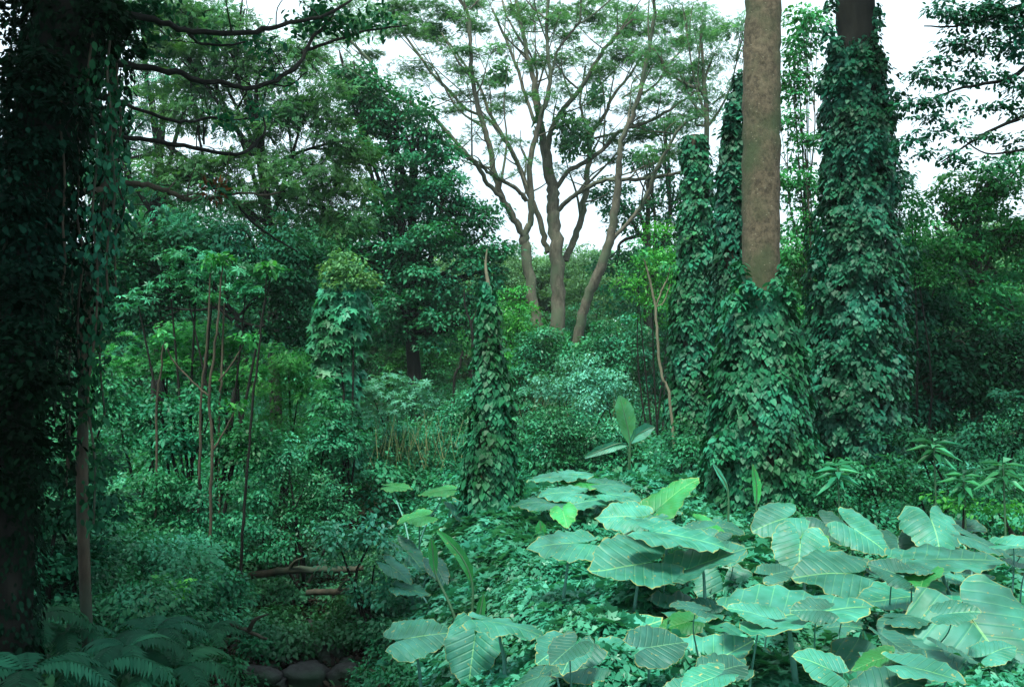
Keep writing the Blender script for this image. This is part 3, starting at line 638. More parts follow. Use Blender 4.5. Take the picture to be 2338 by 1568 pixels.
ivy_trunk('wide dark trunk on the right draped in ivy from ground to top', [(1955, 1060, 190), (1950, 900, 215), (1950, 750, 200), (1955, 600, 182), (1960, 450, 158), (1958, 300, 146), (1952, 190, 116), (1950, 120, 90)], 15.5, .5, 3, .078, 'ivy_dark', 'bark_dark', seed=4, twigs=110, fl=.45,
          corepts=[(1955, 1060, 130), (1950, 800, 110), (1955, 500, 98), (1955, 200, 88), (1950, 0, 84), (1950, -400, 78)],
          extra=[(1893, 90, 15.3, (.1, .2, .35), 90), (2002, 60, 15.3, (.1, .2, .4), 110), (1898, 20, 15.3, (.08, .2, .3), 60), (2004, 150, 15.3, (.14, .2, .3), 90), (1925, 190, 15.0, (.16, .12, .3), 110), (1978, 150, 15.0, (.14, .12, .35), 110), (1995, 100, 15.2, (.1, .12, .3), 70), (1915, 110, 15.1, (.08, .1, .25), 60), (1945, 165, 14.95, (.2, .1, .14), 80), (2050, 420, 15.3, (.28, .3, .3), 130), (2065, 600, 15.3, (.3, .3, .4), 160), (1870, 620, 15.3, (.2, .2, .4), 100), (2030, 230, 15.3, (.3, .3, .3), 110), (1880, 200, 15.3, (.15, .2, .3), 60), (2050, 850, 15.3, (.3, .3, .4), 140)])

# ------------------------------------------------------------------ the spreading tree
def R2(x, y): return 748 + .5009 * x, .5009 * y
def spreading():
    D0 = 35.0
    b = P(1280, 900, D0); base = np.array([b[0], D0, Hs(b[0], D0)])
    o = thing('spreading_tree', base, 'tall spreading tree with pale forking stems against the white sky', 'tree')
    def path(l, d0, d1):
        q = [R2(x, y) + (w_,) for x, y, w_ in l]; return pathD(q, list(np.linspace(d0, d1, len(q))))
    stems = [
        ([(1050, 1650, 40), (1050, 1450, 36), (1046, 1200, 35), (1032, 1000, 32), (1028, 900, 30), (1010, 780, 27), (985, 640, 24)], 35, 35),
        ([(980, 1640, 30), (955, 1480, 27), (930, 1330, 26), (905, 1150, 26), (895, 1070, 25)], 34, 34),
        ([(1130, 1640, 30), (1148, 1500, 25), (1180, 1370, 24), (1240, 1230, 25), (1290, 1080, 22), (1320, 880, 19), (1330, 750, 17)], 34.5, 33)]
    for l, a, c in stems:
        T = Tubes(); W, R = path(l, a, c); T.add(W, R * .92, 14, 6, wob=.12, bump=.03); T.build('trunk', M['bark_grey'], o)
    br = [
        ([(985, 640, 20), (955, 500, 17), (940, 380, 15), (905, 220, 13), (880, 100, 11), (860, 0, 10), (850, -120, 8)], 35, 36),
        ([(1005, 680, 16), (1015, 610, 15), (1060, 520, 14), (1150, 410, 13), (1230, 270, 11), (1310, 170, 9), (1390, 90, 6)], 35, 34),
        ([(895, 1070, 20), (925, 1000, 18), (928, 900, 17), (922, 740, 16), (955, 600, 15), (990, 480, 14), (1015, 350, 12), (1000, 200, 10), (1000, 80, 9), (1015, -60, 8)], 34, 33),
        ([(900, 1090, 20), (850, 1000, 20), (800, 910, 19), (770, 820, 18), (740, 680, 16), (705, 560, 15), (675, 440, 14), (655, 300, 12), (650, 150, 10), (635, 50, 10), (590, -20, 8)], 34, 33),
        ([(800, 905, 13), (730, 840, 13), (670, 740, 13), (600, 680, 12), (500, 645, 10), (420, 595, 9), (300, 500, 8), (170, 400, 7), (60, 330, 6), (-60, 250, 4)], 33.5, 31),
        ([(640, 710, 9), (560, 620, 11), (490, 540, 12), (430, 500, 12), (330, 445, 11), (250, 385, 10), (190, 280, 9), (110, 195, 8), (0, 90, 6), (-60, 20, 4)], 33.5, 32),
        ([(905, 915, 13), (870, 870, 12), (810, 830, 11), (740, 790, 10), (690, 750, 8)], 34, 33),
        ([(1005, 1150, 17), (985, 1080, 17), (960, 980, 16), (915, 880, 15), (860, 730, 13), (800, 620, 11), (735, 510, 9), (695, 400, 7), (600, 260, 6), (540, 180, 4)], 36, 37),
        ([(860, 735, 8), (770, 580, 8), (700, 530, 8), (620, 490, 8), (560, 420, 9), (480, 340, 8), (400, 230, 7), (320, 120, 6), (250, 50, 4)], 36, 38),
        ([(945, 560, 11), (905, 450, 10), (870, 330, 9), (830, 220, 8), (790, 130, 7), (750, 40, 6)], 35, 36),
        ([(1050, 960, 14), (1110, 905, 13), (1190, 850, 13), (1270, 822, 12), (1400, 822, 11), (1520, 800, 10), (1640, 785, 8)], 35, 33),
        ([(1040, 860, 13), (1090, 790, 13), (1170, 740, 13), (1260, 680, 12), (1330, 600, 11), (1450, 560, 9), (1560, 500, 8), (1690, 410, 5)], 35, 34),
        ([(1085, 1190, 20), (1120, 1100, 20), (1160, 980, 18), (1178, 850, 17), (1190, 740, 15), (1192, 620, 14), (1165, 540, 9), (1150, 470, 6)], 36, 37),
        ([(1192, 630, 12), (1215, 590, 12), (1260, 530, 11), (1300, 440, 9), (1380, 340, 7), (1440, 240, 5)], 37, 38),
        ([(1195, 640, 6), (1240, 625, 7), (1350, 600, 6), (1500, 600, 6), (1590, 612, 5)], 37, 35),
        ([(1330, 760, 16), (1342, 640, 15), (1400, 500, 14), (1440, 350, 12), (1470, 200, 11), (1490, 60, 10), (1478, -80, 8)], 33, 32),
        ([(1300, 1090, 12), (1400, 980, 11), (1460, 880, 11), (1500, 770, 10), (1560, 660, 9), (1620, 570, 8), (1740, 500, 5)], 33.5, 32),
        ([(1020, 340, 7), (1050, 230, 7), (1110, 150, 7), (1150, 90, 7), (1155, 0, 7), (1170, -80, 6)], 33.5, 33),
        ([(1155, 105, 5), (1220, 60, 5), (1290, 0, 4)], 33, 33), ([(1000, 90, 6), (950, 50, 5), (905, 0, 4)], 33, 33), ([(645, 45, 5), (680, 10, 5), (720, -40, 4)], 33, 33),
        ([(1160, 420, 6), (1090, 360, 6), (1040, 290, 4)], 36, 36), ([(1150, 470, 6), (1160, 400, 6), (1175, 300, 5)], 37, 38), ([(1185, 440, 5), (1260, 370, 5), (1330, 300, 4)], 37, 38),
        ([(655, 360, 6), (600, 290, 6), (560, 220, 5), (520, 150, 4)], 33, 34), ([(925, 250, 7), (870, 170, 7), (810, 60, 5), (790, -20, 4)], 36, 37),
        ([(940, 430, 6), (955, 330, 6), (900, 200, 5)], 36, 36), ([(1420, 440, 7), (1500, 380, 6), (1560, 290, 6), (1640, 200, 4)], 33, 33),
        ([(1340, 450, 5), (1420, 390, 5), (1470, 300, 4)], 36, 36), ([(1380, 560, 5), (1460, 600, 5), (1540, 620, 4)], 35, 34)]
    tips = []
    for l, a, c in br:
        T = Tubes(); W, R = path(l, a, c); pw, pr = T.add(W, R * .8, 9, 5, wob=.22, bump=.04)
        for i in range(len(pw) // 3, len(pw), 4):           # twigs
            if pr[i] < .14:
                u = rdir(1)[0] * np.array([1, 1, .5]); u[2] = abs(u[2]) + .2; Ln = RNG.uniform(.7, 1.8); e = pw[i] + u * Ln
                T.add([pw[i], pw[i] + u * Ln * .5 + [0, 0, -.1], e], [pr[i] * .4, pr[i] * .25, .012], 5, 3); tips.append(e)
        for i in range(len(pw) // 4, len(pw) - 2, 6):       # side limbs
            if pr[i] > .05:
                u = nrm(pw[min(i + 3, len(pw) - 1)] - pw[i]) + rdir(1)[0] * .7; u[2] = abs(u[2]) + .15; Ln = RNG.uniform(1.8, 3.8); e = pw[i] + u * Ln
                T.add([pw[i], pw[i] + u * Ln * .35 + RNG.normal(size=3) * .15, pw[i] + u * Ln * .7 + RNG.normal(size=3) * .2, e], [pr[i] * .5, pr[i] * .35, pr[i] * .22, .015], 6, 3)
                tips += [e, e - u * .7 + RNG.normal(size=3) * .3]
        tips.append(pw[-1]); T.build('branch', M['bark_grey'], o)
    LV = Leaves()
    def pad(x, y, wd, th, dd, cov=1.0):
        X, Y = R2(x, y); c = P(X, Y, dd); rx = wd * .5009 / 2 * dd / F * 1.1; rz = th * dd / F * .5
        m = int(12 * rx * 1.7)
        for _ in range(m):
            a = RNG.random() * 6.28; r_ = RNG.random() ** .5; q = c + np.array([math.cos(a) * r_ * rx, math.sin(a) * r_ * rx * 1.1, RNG.normal() * rz * .35 - r_ * r_ * rz * .4])
            s = RNG.uniform(.18, .42); clump_leaves(LV, q, (s, s, s * .2), int(66 * cov * (s / .35) ** 2), .13, SPRIG, up=1.6, out=.3, droop=.15)
    pads = [(350, 100, 190), (470, 140, 170), (300, 60, 150), (590, 225, 160), (540, 60, 140), (400, 300, 150), (640, 425, 170), (820, 455, 130), (450, 20, 220), (700, 130, 120), (790, 220, 120), (860, 70, 150),
            (960, 100, 110), (1080, 120, 170), (1150, 255, 140), (1040, 270, 110), (1240, 100, 150), (1320, 140, 170), (1420, 60, 180), (1250, 350, 110), (1330, 230, 130), (1450, 245, 160), (1560, 90, 200),
            (1600, 215, 180), (1540, 310, 170), (1640, 400, 160), (1500, 440, 150), (1380, 500, 110), (1080, 410, 90), (700, 20, 120), (900, 10, 140), (1100, 40, 120), (1250, 20, 160), (1400, 150, 140),
            (60, 190, 180), (110, 330, 170), (180, 90, 120), (210, 430, 140), (20, 60, 150), (330, 520, 120), (800, 360, 110), (580, 500, 80), (1640, 60, 160), (1600, 560, 120), (1450, 620, 120), (90, 440, 150),
            (1180, 560, 90), (1330, 640, 110), (940, 290, 70), (1180, 40, 120), (620, 320, 90), (1280, 720, 80)]
    pads += [(x + 130, y + 60, wd * .6) for x, y, wd in pads[::2]] + [(-80, 120, 160), (-60, 240, 150), (260, 30, 150), (120, 20, 150), (1720, 150, 160), (1700, 300, 140)]
    for x, y, wd in pads: pad(x + RNG.normal() * 6, y, wd * 1.05, 34, RNG.uniform(33, 38), .8)
    for e in tips:
        if RNG.random() < .75: clump_leaves(LV, e, (.45, .45, .14), 60, .13, SPRIG, up=1.6, out=.3, droop=.15)
    for (x, y, rx, ry, n) in [(1085, 560, 55, 70, 260), (1100, 660, 65, 70, 280), (1150, 600, 50, 70, 200), (960, 560, 20, 90, 120), (1190, 650, 20, 80, 160), (790, 330, 60, 50, 200), (1230, 420, 50, 60, 160)]:
        X, Y = R2(x, y); c = P(X, Y, 34.5); s = .5009 * 35 / F; C = c + rdir(n) * (RNG.random(n) ** .4)[:, None] * [rx * s, .7, ry * s]
        LV.add(C, np.array([0, -.3, 1]) + rdir(n) * .6, rdir(n) + [0, 0, -.5], .15 + .12 * RNG.random(n), RHOMB)
    LV.build('crown', M['pad'], o)
    LV = Leaves()                                  # creeper round the stem feet
    for l, a, c in stems:
        W, R = path(l[:3], a, c); ivy_leaves(LV, W[:2] - [0, 0, .5], R[:2] * 1.3, 1.6, .15, HEART)
    for x, y in [(1285, 800), (1310, 820), (1225, 760), (1215, 790), (1350, 790), (1255, 780)]: clump_leaves(LV, P(x, y, 33.6), (.5, .4, .55), 160, .17, OVAL)
    LV.build('creeper', M['green'], o)
spreading()

# ------------------------------------------------------------------ vine draped dark tree, left
def dark_tree():
    d = 7.0; b = P(60, 900, d); base = np.array([b[0], d, Hs(b[0], d)])
    o = thing('vine_draped_tree', base, 'huge shadowed tree at the left edge hung with vines, dark branches reaching right', 'tree')
    T = Tubes(); W, R = pathD([(10, 1500, 120), (20, 1100, 100), (45, 700, 105), (80, 400, 125), (130, 150, 135), (170, -50, 130), (190, -500, 120), (200, -900, 90)], d); W[0][2] = base[2] - .3
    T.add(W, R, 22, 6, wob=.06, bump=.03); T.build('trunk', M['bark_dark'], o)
    T = Tubes(); W, R = pathD([(200, 1200, 26), (190, 950, 24), (200, 700, 26), (240, 480, 26), (255, 250, 22), (262, 60, 26), (260, -200, 26)], 8.0); W[0][2] = Hs(W[0][0], 8.) - .1
    T.add(W, R, 12, 5, wob=.2, bump=.06); T.build('side_stem', M['bark_brown'], o)
    brs = [([(150, 20, 40), (230, 10, 24), (290, 32, 17), (370, 52, 14), (440, 72, 13), (530, 76, 12), (600, 70, 11), (660, 52, 9), (730, 40, 8), (790, 10, 6), (820, -20, 4)], 7.2, 8.6, 'bark_dark'),
           ([(120, 150, 40), (180, 146, 22), (260, 146, 16), (330, 154, 14), (400, 165, 13), (450, 183, 13), (520, 190, 11), (566, 203, 11), (620, 188, 10), (665, 162, 10), (690, 130, 9), (715, 85, 8), (740, 60, 6), (770, 20, 4)], 7.2, 8.8, 'bark_dark'),
           ([(690, 122, 8), (740, 100, 7), (800, 82, 6), (850, 68, 5), (930, 58, 3)], 8.7, 9.4, 'bark_dark'),
           ([(150, 300, 34), (220, 308, 13), (290, 315, 11), (350, 322, 11), (420, 332, 10), (480, 346, 9), (540, 352, 8), (575, 335, 7), (605, 300, 5), (600, 262, 4)], 7.4, 8.8, 'bark_dark'),
           ([(180, 200, 22), (280, 235, 9), (330, 255, 8), (390, 275, 8), (430, 278, 7), (480, 268, 6), (530, 275, 5), (580, 268, 3)], 7.6, 9.0, 'bark_dark'),
           ([(420, 62, 9), (440, 85, 8), (460, 100, 7), (520, 104, 5), (560, 96, 4)], 7.8, 8.2, 'bark_dark'),
           ([(120, 470, 30), (180, 440, 14), (215, 438, 13), (245, 420, 13), (290, 418, 13), (340, 424, 13), (380, 436, 12), (415, 452, 11), (445, 456, 10), (500, 450, 7), (560, 440, 5), (600, 446, 5), (640, 440, 4)], 7.3, 8.4, 'bark_thin'),
           ([(545, 470, 5), (580, 510, 6), (630, 545, 5), (680, 575, 3)], 8.3, 8.8, 'bark_dark'),
           ([(566, 203, 5), (555, 225, 4), (540, 250, 3)], 8.3, 8.4, 'bark_dark'), ([(620, 192, 4), (660, 195, 4), (700, 165, 3)], 8.4, 8.6, 'bark_dark')]
    for l, a, c, mt in brs:
        T = Tubes(); W, R = pathD(l, list(np.linspace(a, c, len(l)))); pw, pr = T.add(W, R, 10, 4, wob=.3, bump=.06)
        for i in range(len(pw) // 2, len(pw), 3):
            u = rdir(1)[0]; u[2] = abs(u[2]) * .8; e = pw[i] + u * RNG.uniform(.15, .5)
            T.add([pw[i], (pw[i] + e) / 2 + rdir(1)[0] * .05, e], [pr[i] * .35, pr[i] * .25, .003], 5, 3)
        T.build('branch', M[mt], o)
    LV = Leaves()
    L_ = [lumpD(*a) for a in [(60, 40, 120, 70, 7), (190, 40, 90, 70, 6.8), (150, 120, 80, 60, 7.2), (60, 200, 110, 80, 6.6), (40, 330, 90, 80, 6.6), (170, 250, 60, 70, 8), (230, 190, 40, 40, 8.2), (250, 60, 50, 50, 7.2), (200, 130, 70, 40, 7.2), (270, 110, 30, 30, 7.6), (110, 560, 60, 90, 7.6), (60, 760, 60, 90, 7.2), (50, 950, 60, 90, 7.2), (150, 330, 40, 70, 7.8), (30, 500, 80, 100, 6.6),
                              (25, 700, 80, 110, 6.6), (30, 900, 80, 120, 6.6), (30, 1080, 90, 80, 6.6), (120, 380, 50, 80, 8)]]
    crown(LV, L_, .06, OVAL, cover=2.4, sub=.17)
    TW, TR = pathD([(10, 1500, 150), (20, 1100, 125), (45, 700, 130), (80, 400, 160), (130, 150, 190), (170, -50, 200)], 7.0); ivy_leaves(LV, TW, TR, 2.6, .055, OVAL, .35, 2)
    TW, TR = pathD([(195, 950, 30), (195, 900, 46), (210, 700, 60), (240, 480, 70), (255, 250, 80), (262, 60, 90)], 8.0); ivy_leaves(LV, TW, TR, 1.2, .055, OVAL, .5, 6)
    # unseen leaf clumps added overhead, outside the frame, to keep this side in shade
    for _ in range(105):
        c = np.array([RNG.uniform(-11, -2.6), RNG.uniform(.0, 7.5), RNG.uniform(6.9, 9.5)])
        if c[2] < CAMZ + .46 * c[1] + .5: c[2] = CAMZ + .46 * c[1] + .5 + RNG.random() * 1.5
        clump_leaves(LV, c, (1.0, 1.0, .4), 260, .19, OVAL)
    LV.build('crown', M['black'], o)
    LV = Leaves()                                   # twig leaves on the reaching branches
    for x, y, rx, ry, n, dd in [(740, 40, 40, 25, 190, 8.6), (690, 60, 30, 20, 90, 8.6), (800, 60, 40, 20, 130, 9), (590, 250, 25, 20, 60, 8.8), (480, 90, 30, 20, 50, 8.2), (600, 100, 40, 20, 80, 8.4), (860, 40, 40, 25, 120, 9.2),
                                (330, 100, 40, 30, 120, 7.8), (320, 40, 40, 30, 200, 7.8), (350, 20, 50, 20, 160, 7.8), (500, 430, 30, 12, 50, 8), (520, 280, 40, 14, 70, 8.8), (640, 170, 30, 15, 40, 8.4)]:
        c = P(x, y, dd); s = dd / F; C = c + RNG.normal(size=(n, 3)) * [rx * s * .6, .15, ry * s * .6]
        LV.add(C, np.array([0, 0, 1]) + rdir(n) * .6, rdir(n) + [0, 0, -.3], .045 + .05 * RNG.random(n), OVAL)
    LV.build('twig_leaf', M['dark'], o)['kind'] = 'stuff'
    for i in range(13):                             # hanging vines
        x = [20, 45, 75, 105, 128, 150, 165, 182, 215, 232, 250, 270, 140][i]; dd = RNG.uniform(6.7, 8.2); y0 = RNG.uniform(-100, 180); y1 = RNG.uniform(560, 1250) if i < 10 else RNG.uniform(420, 700)
        ys = np.linspace(y0, y1, 9); T = Tubes(); W = np.array([P(x + RNG.normal() * 6, yy, dd) for yy in ys]); pw, pr = T.add(W, np.full(9, .009), 5, 3)
        h = T.build('hanging_vine', M['bark_brown'], o)
        n = int(240 * (y1 - y0) / 700); t = RNG.integers(0, len(pw), n); C = pw[t] + RNG.normal(size=(n, 3)) * [.05, .05, .04]; LV = Leaves()
        LV.add(C, rdir(n) * .7 + [0, -.4, .6], np.array([0, 0, -1]) + rdir(n) * .7, .04 + .05 * RNG.random(n), OVAL); LV.build('vine_foliage', M['black' if x < 190 else 'dark'], h)  # vine leaves turn near-black toward the left edge, shade painted as leaf colour
dark_tree()
def epiphyte():
    c = P(480, 440, 8.0); o = thing('nest_fern', c, 'tuft of ferns with rusty orange dead leaves perched on the lower dark branch', 'fern')
    for mt, n, sx, dz, nm in (('dead', 90, .08, .02, 'dead_foliage'), ('fern', 70, .15, -.06, 'foliage')):
        LV = Leaves(); u = rdir(n); C = c + u * [sx, sx, .06] + [0.03, 0, dz]
        LV.add(C, rdir(n) + [0, 0, .6], u + [0, 0, (.3 if mt == 'dead' else -.7)], .04 + .07 * RNG.random(n), LONG); LV.build(nm, M[mt], o)
epiphyte()

# overhanging foliage, upper right
def right_tree():
    d = 10.5; o = thing('overhanging_tree', (7.4, 10.5, Hs(7.4, 10.5)), 'dark tree at the right edge whose slanting leafy boughs hang in front of the sky', 'tree')
    T = Tubes(); W = np.array([[7.4, 10.5, -.3], [7.3, 10.6, 3], [7.0, 10.6, 6], [7.2, 10.4, 10]]); T.add(W, [.28, .24, .2, .1], 14, 5, wob=.1, bump=.03); T.build('trunk', M['bark_brown'], o)
    for l in [[(2500, 60, 20), (2400, 120, 14), (2300, 180, 9), (2200, 200, 6), (2130, 225, 3)], [(2500, 220, 18), (2400, 250, 12), (2300, 280, 8), (2210, 330, 5), (2150, 370, 3)], [(2500, -60, 18), (2400, -10, 12), (2280, 30, 8), (2180, 60, 5), (2110, 60, 3)],
              [(2500, 320, 12), (2420, 330, 9), (2320, 345, 6), (2250, 350, 4), (2200, 320, 3)]]:
        T = Tubes(); W, R = pathD(l, d); W[0] = [7.15, 10.6, W[0][2]]; T.add(W, R, 8, 4, wob=.3); T.build('branch', M['bark_dark'], o)
    LV = Leaves()
    L_ = [lumpD(*a, d) for a in [(2160, 20, 60, 25), (2230, 40, 60, 28), (2300, 20, 60, 40), (2180, 100, 50, 18), (2250, 110, 60, 22), (2320, 110, 40, 40), (2150, 140, 45, 14), (2210, 175, 60, 18), (2130, 190, 50, 14), (2290, 190, 50, 20),
                                 (2150, 240, 60, 16), (2230, 250, 50, 14), (2310, 255, 40, 20), (2170, 300, 60, 14), (2240, 320, 50, 12), (2310, 330, 35, 14), (2120, 350, 40, 12), (2190, 365, 40, 10), (2280, 60, 60, 30), (2330, 60, 40, 60), (2110, 270, 30, 10)]]
    L_ += [lumpD(*a, d) for a in [(2090, 250, 35, 14), (2080, 320, 40, 14), (2100, 170, 30, 12), (2250, 380, 60, 12), (2330, 200, 30, 20)]]
    crown(LV, L_, .062, OVAL, cover=2.0, sub=.13, flat=.5)
    for _ in range(70):                             # unseen clumps added above the frame to shade the right-hand trees
        c = np.array([RNG.uniform(5.5, 13), RNG.uniform(12.5, 18.5), RNG.uniform(10.5, 13)]); clump_leaves(LV, c, (.9, .9, .35), 200, .17, OVAL)
    LV.build('crown', M['ivy_dark'], o)
right_tree()

# ------------------------------------------------------------------ saplings
def sapling(label, paths, d, mat='bark_thin', leaves=(), lm='green', lt=OVAL, ls=.1, group=None, name='sapling'):
    W0, _ = pathD(paths[0], d); base = W0[0].copy(); base[2] = Hs(base[0], d)
    o = thing(name, base, label, 'sapling', group); T = Tubes()
    for i, p in enumerate(paths):
        W, R = pathD(p, d); R = R * .82
        if i == 0: W[0][2] = base[2] - .1
        T.add(W, R, 8, 5, wob=.35)
    T.build('stem', M[mat], o)
    if leaves:
        LV = Leaves()
        for (x, y, rx, ry, n) in leaves:
            s = d / F; C = P(x, y, d) + rdir(n) * (RNG.random(n) ** .4)[:, None] * [rx * s, rx * s * .8, ry * s]
            LV.add(C, np.array([0, -.2, 1]) + rdir(n) * .5, rdir(n) + [0, 0, -.2], ls * (.7 + .6 * RNG.random(n)), lt)
        LV.build('foliage', M[lm], o)
    return o
sapling('twin stemmed thin brown sapling in the left middle ground', [[(474, 1360, 8), (480, 1150, 9), (485, 1020, 9), (478, 900, 8), (490, 800, 7), (500, 700, 6), (508, 600, 4)], [(484, 1030, 6), (515, 980, 5), (535, 940, 4)], [(478, 905, 6), (450, 880, 5), (400, 830, 5), (375, 780, 4)], [(500, 870, 5), (530, 830, 5), (560, 780, 3)]], 11.6,
        leaves=[(505, 590, 40, 12, 70), (540, 930, 30, 15, 40), (372, 770, 30, 15, 40), (565, 770, 35, 14, 50)], ls=.09)
sapling('straight slim sapling just left of the twin stemmed one', [[(448, 1200, 8), (455, 1060, 8), (460, 900, 7), (470, 800, 6), (478, 680, 5), (482, 600, 3)]], 11.9, leaves=[(482, 600, 30, 12, 50)])
sapling('dark leaning sapling nearest the clearing on the left', [[(545, 1400, 8), (552, 1250, 9), (562, 1100, 8), (575, 950, 7), (590, 800, 6), (605, 680, 4), (612, 600, 3)]], 11.2, 'bark_dark', leaves=[(612, 610, 35, 14, 60)])
sapling('slim sapling standing behind the twin stemmed one', [[(500, 1080, 6), (502, 960, 7), (506, 840, 6), (512, 700, 5), (515, 620, 3)]], 13)
sapling('thin brown stem rising among the bushes on the far left', [[(355, 1100, 7), (358, 950, 7), (368, 850, 6), (372, 760, 4)]], 11.9)
sapling('leaning thin stem with peeling bark near the left edge', [[(190, 1150, 14), (192, 950, 14), (200, 850, 13), (212, 740, 12), (228, 620, 10), (246, 480, 10)]], 8.8, 'bark_thin')
sapling('pale forked sapling with light bark left of the ivy column', [[(1548, 1000, 8), (1530, 920, 8), (1512, 860, 8), (1502, 780, 8), (1496, 700, 7), (1484, 640, 6), (1470, 590, 4)], [(1497, 705, 5), (1508, 670, 5), (1522, 640, 4), (1530, 610, 3)], [(1499, 700, 4), (1515, 690, 3), (1530, 650, 3)]], 18, 'bark_pale', leaves=[(1470, 585, 25, 18, 50), (1530, 610, 25, 15, 40)], ls=.1)
sapling('small dark forked tree left of the ivy pillar behind the pale bush', [[(1080, 900, 8), (1078, 800, 8), (1075, 740, 7), (1062, 700, 5), (1060, 660, 4)], [(1076, 742, 5), (1088, 710, 5), (1100, 680, 3)]], 26, 'bark_dark')
sapling('crooked dark stem beside the pale silvery bush', [[(1030, 930, 9), (1036, 880, 8), (1048, 840, 7), (1056, 800, 5)]], 23, 'bark_dark')

def rosette(label, x, y, ybase, d, n=9, ln=.45, mat='bright', tmpl=LONG, group=None):
    c = P(x, y, d); base = np.array([c[0], d, Hs(c[0], d)])
    o = thing('young_palm' if False else 'sapling', base, label, 'sapling', group)
    T = Tubes(); T.add([base - [0, 0, .05], (base + c) / 2 + [.03, 0, 0], c], [.014, .012, .01], 6, 4); T.build('stem', M['stem'], o)
    LV = Leaves(); th = np.arange(n * 2) * 2.4 + RNG.random()
    u = np.stack([np.cos(th), np.sin(th), .25 - .35 * np.arange(n * 2) / n], 1)
    LV.add(c + np.zeros((n * 2, 3)) + [0, 0, .02] - np.array([0, 0, .012]) * np.arange(n * 2)[:, None], u * .0 + [0, -.35, 1], u, ln * (.7 + .5 * RNG.random(n * 2)), tmpl)
    LV.build('foliage', M[mat], o)
rosette('bright rosette of narrow leaves right of the ivy wrapped trunk', 1912, 1065, 0, 11.5, ln=.3, mat='vine2')
rosette('starry rosette of narrow leaves below the wide ivy trunk, second from the right edge', 2132, 1010, 0, 11.5, 8, .32, 'vine2')
rosette('drooping rosette of narrow leaves nearest the right edge', 2290, 1060, 0, 10.5, 9, .32, 'vine2')
rosette('narrow leaved rosette among the bushes at the right', 2200, 1085, 0, 11, 9, .28, 'teal')
rosette('vivid lime seedling glowing in the shade at lower left', 415, 1335, 0, 9.3, 6, .17, 'lime', OVAL)
rosette('green seedling just left of the vivid lime one', 365, 1322, 0, 9.5, 6, .16, 'bright', OVAL)

# ------------------------------------------------------------------ straw stalks
def stalks():
    LV = Leaves(); n = 130
    x = RNG.normal(930, 60, n); C = np.array([P(a, RNG.uniform(1010, 1075), 17.4 + RNG.uniform(-1, .8)) for a in x])
    LV.add(C, rdir(n) + [0, -1, 0], np.array([0, 0, 1.]) + rdir(n) * .45, .35 + .45 * RNG.random(n), T_([(-.009, 0, 0), (.009, 0, 0), (.004, 1, 0), (-.004, 1, 0)], [[[0, 1, 2, 3]]]))
    n = 60; x = RNG.normal(1260, 60, n); C = np.array([P(a, RNG.uniform(925, 960), 18.4) for a in x])
    LV.add(C, rdir(n) + [0, -1, 0], np.array([0, 0, 1.]) + rdir(n) * .4, .2 + .25 * RNG.random(n), T_([(-.009, 0, 0), (.009, 0, 0), (.004, 1, 0), (-.004, 1, 0)], [[[0, 1, 2, 3]]]))
    tag(LV.build('straw_stalks', M['straw']), 'dry straw coloured grass stalks standing among the low bushes', 'grass', kind='stuff')
stalks()

# ------------------------------------------------------------------ elephant ears
ANG = np.radians([0, 8, 20, 40, 70, 100, 130, 155, 168, 176, 180]); RAD_ = np.array([.66, .60, .53, .47, .43, .43, .48, .50, .38, .16, .05])
def blade(c, size, tau, rho, phi, rng, fold=.22, narrow=1.0, curl=.25):
    tw = rng.uniform(-.22, .22); bend = rng.uniform(-.12, .2)
    """c: where the stalk joins. tau: leans to the viewer, rho: to the right, phi: tip direction in the leaf plane"""
    t, r, f = rad(tau), rad(rho), rad(phi)
    n = np.array([math.sin(r) * math.cos(t), -math.sin(t), math.cos(t) * math.cos(r)]); n /= np.linalg.norm(n)
    e1 = np.array([1., 0, 0]) - n[0] * n; e1 /= np.linalg.norm(e1); e2 = np.cross(n, e1)
    tip = math.cos(f) * e1 + math.sin(f) * e2; side = np.cross(tip, n)
    K = 64; RN = 11; V = []; UV = []; E = []
    ph = rng.random() * 6; ph2 = rng.random() * 6; asym = rng.uniform(-.05, .05); wv = rng.uniform(.012, .032); wk = int(rng.integers(4, 9))
    for k in range(RN + 1):
        rf = (k / RN) ** .85
        for j in range(K):
            a = -math.pi + 2 * math.pi * (j + .5) / K; rr = np.interp(abs(a), ANG, RAD_) * (1 + asym * math.sin(a))
            if k == RN: rr *= 1 + .03 * math.sin(a * 13 + ph) + .02 * math.sin(a * 29 + ph2) + rng.uniform(-.012, .012)
            x = math.sin(a) * rr * rf * narrow; y = math.cos(a) * rr * rf
            wav = rf ** 4 * (wv * math.sin(a * wk + ph) + .013 * math.sin(a * 17 + ph2)) * min(1, (math.pi - abs(a)) * 2)
            s = abs(((y - abs(x) * .75) * 6.0) % 1 - .5)
            z = fold * abs(x) * (1 - .9 * abs(x)) + .16 * (1 - rf) * 0 - curl * max(y, 0) ** 2 - curl * .9 * x * x * 2 - curl * .4 * min(y, 0) ** 2 + wav + .02 * math.sin(x * 9 + ph) * math.sin(y * 7 + ph2) * rf
            z += tw * x * y + bend * x * abs(x)
            V.append(c + size * (x * side + y * tip + z * n)); UV.append((x / narrow, y)); E.append(rf)
    V = np.array(V); Q = []
    for k in range(RN):
        for j in range(K - (0 if k < 1 else 1)):
            a = k * K + j; b = k * K + (j + 1) % K; Q.append((a, b, b + K, a + K))
    return V, np.array(Q), np.array(UV), np.array(E), n, tip
taro_rng = np.random.default_rng(11)
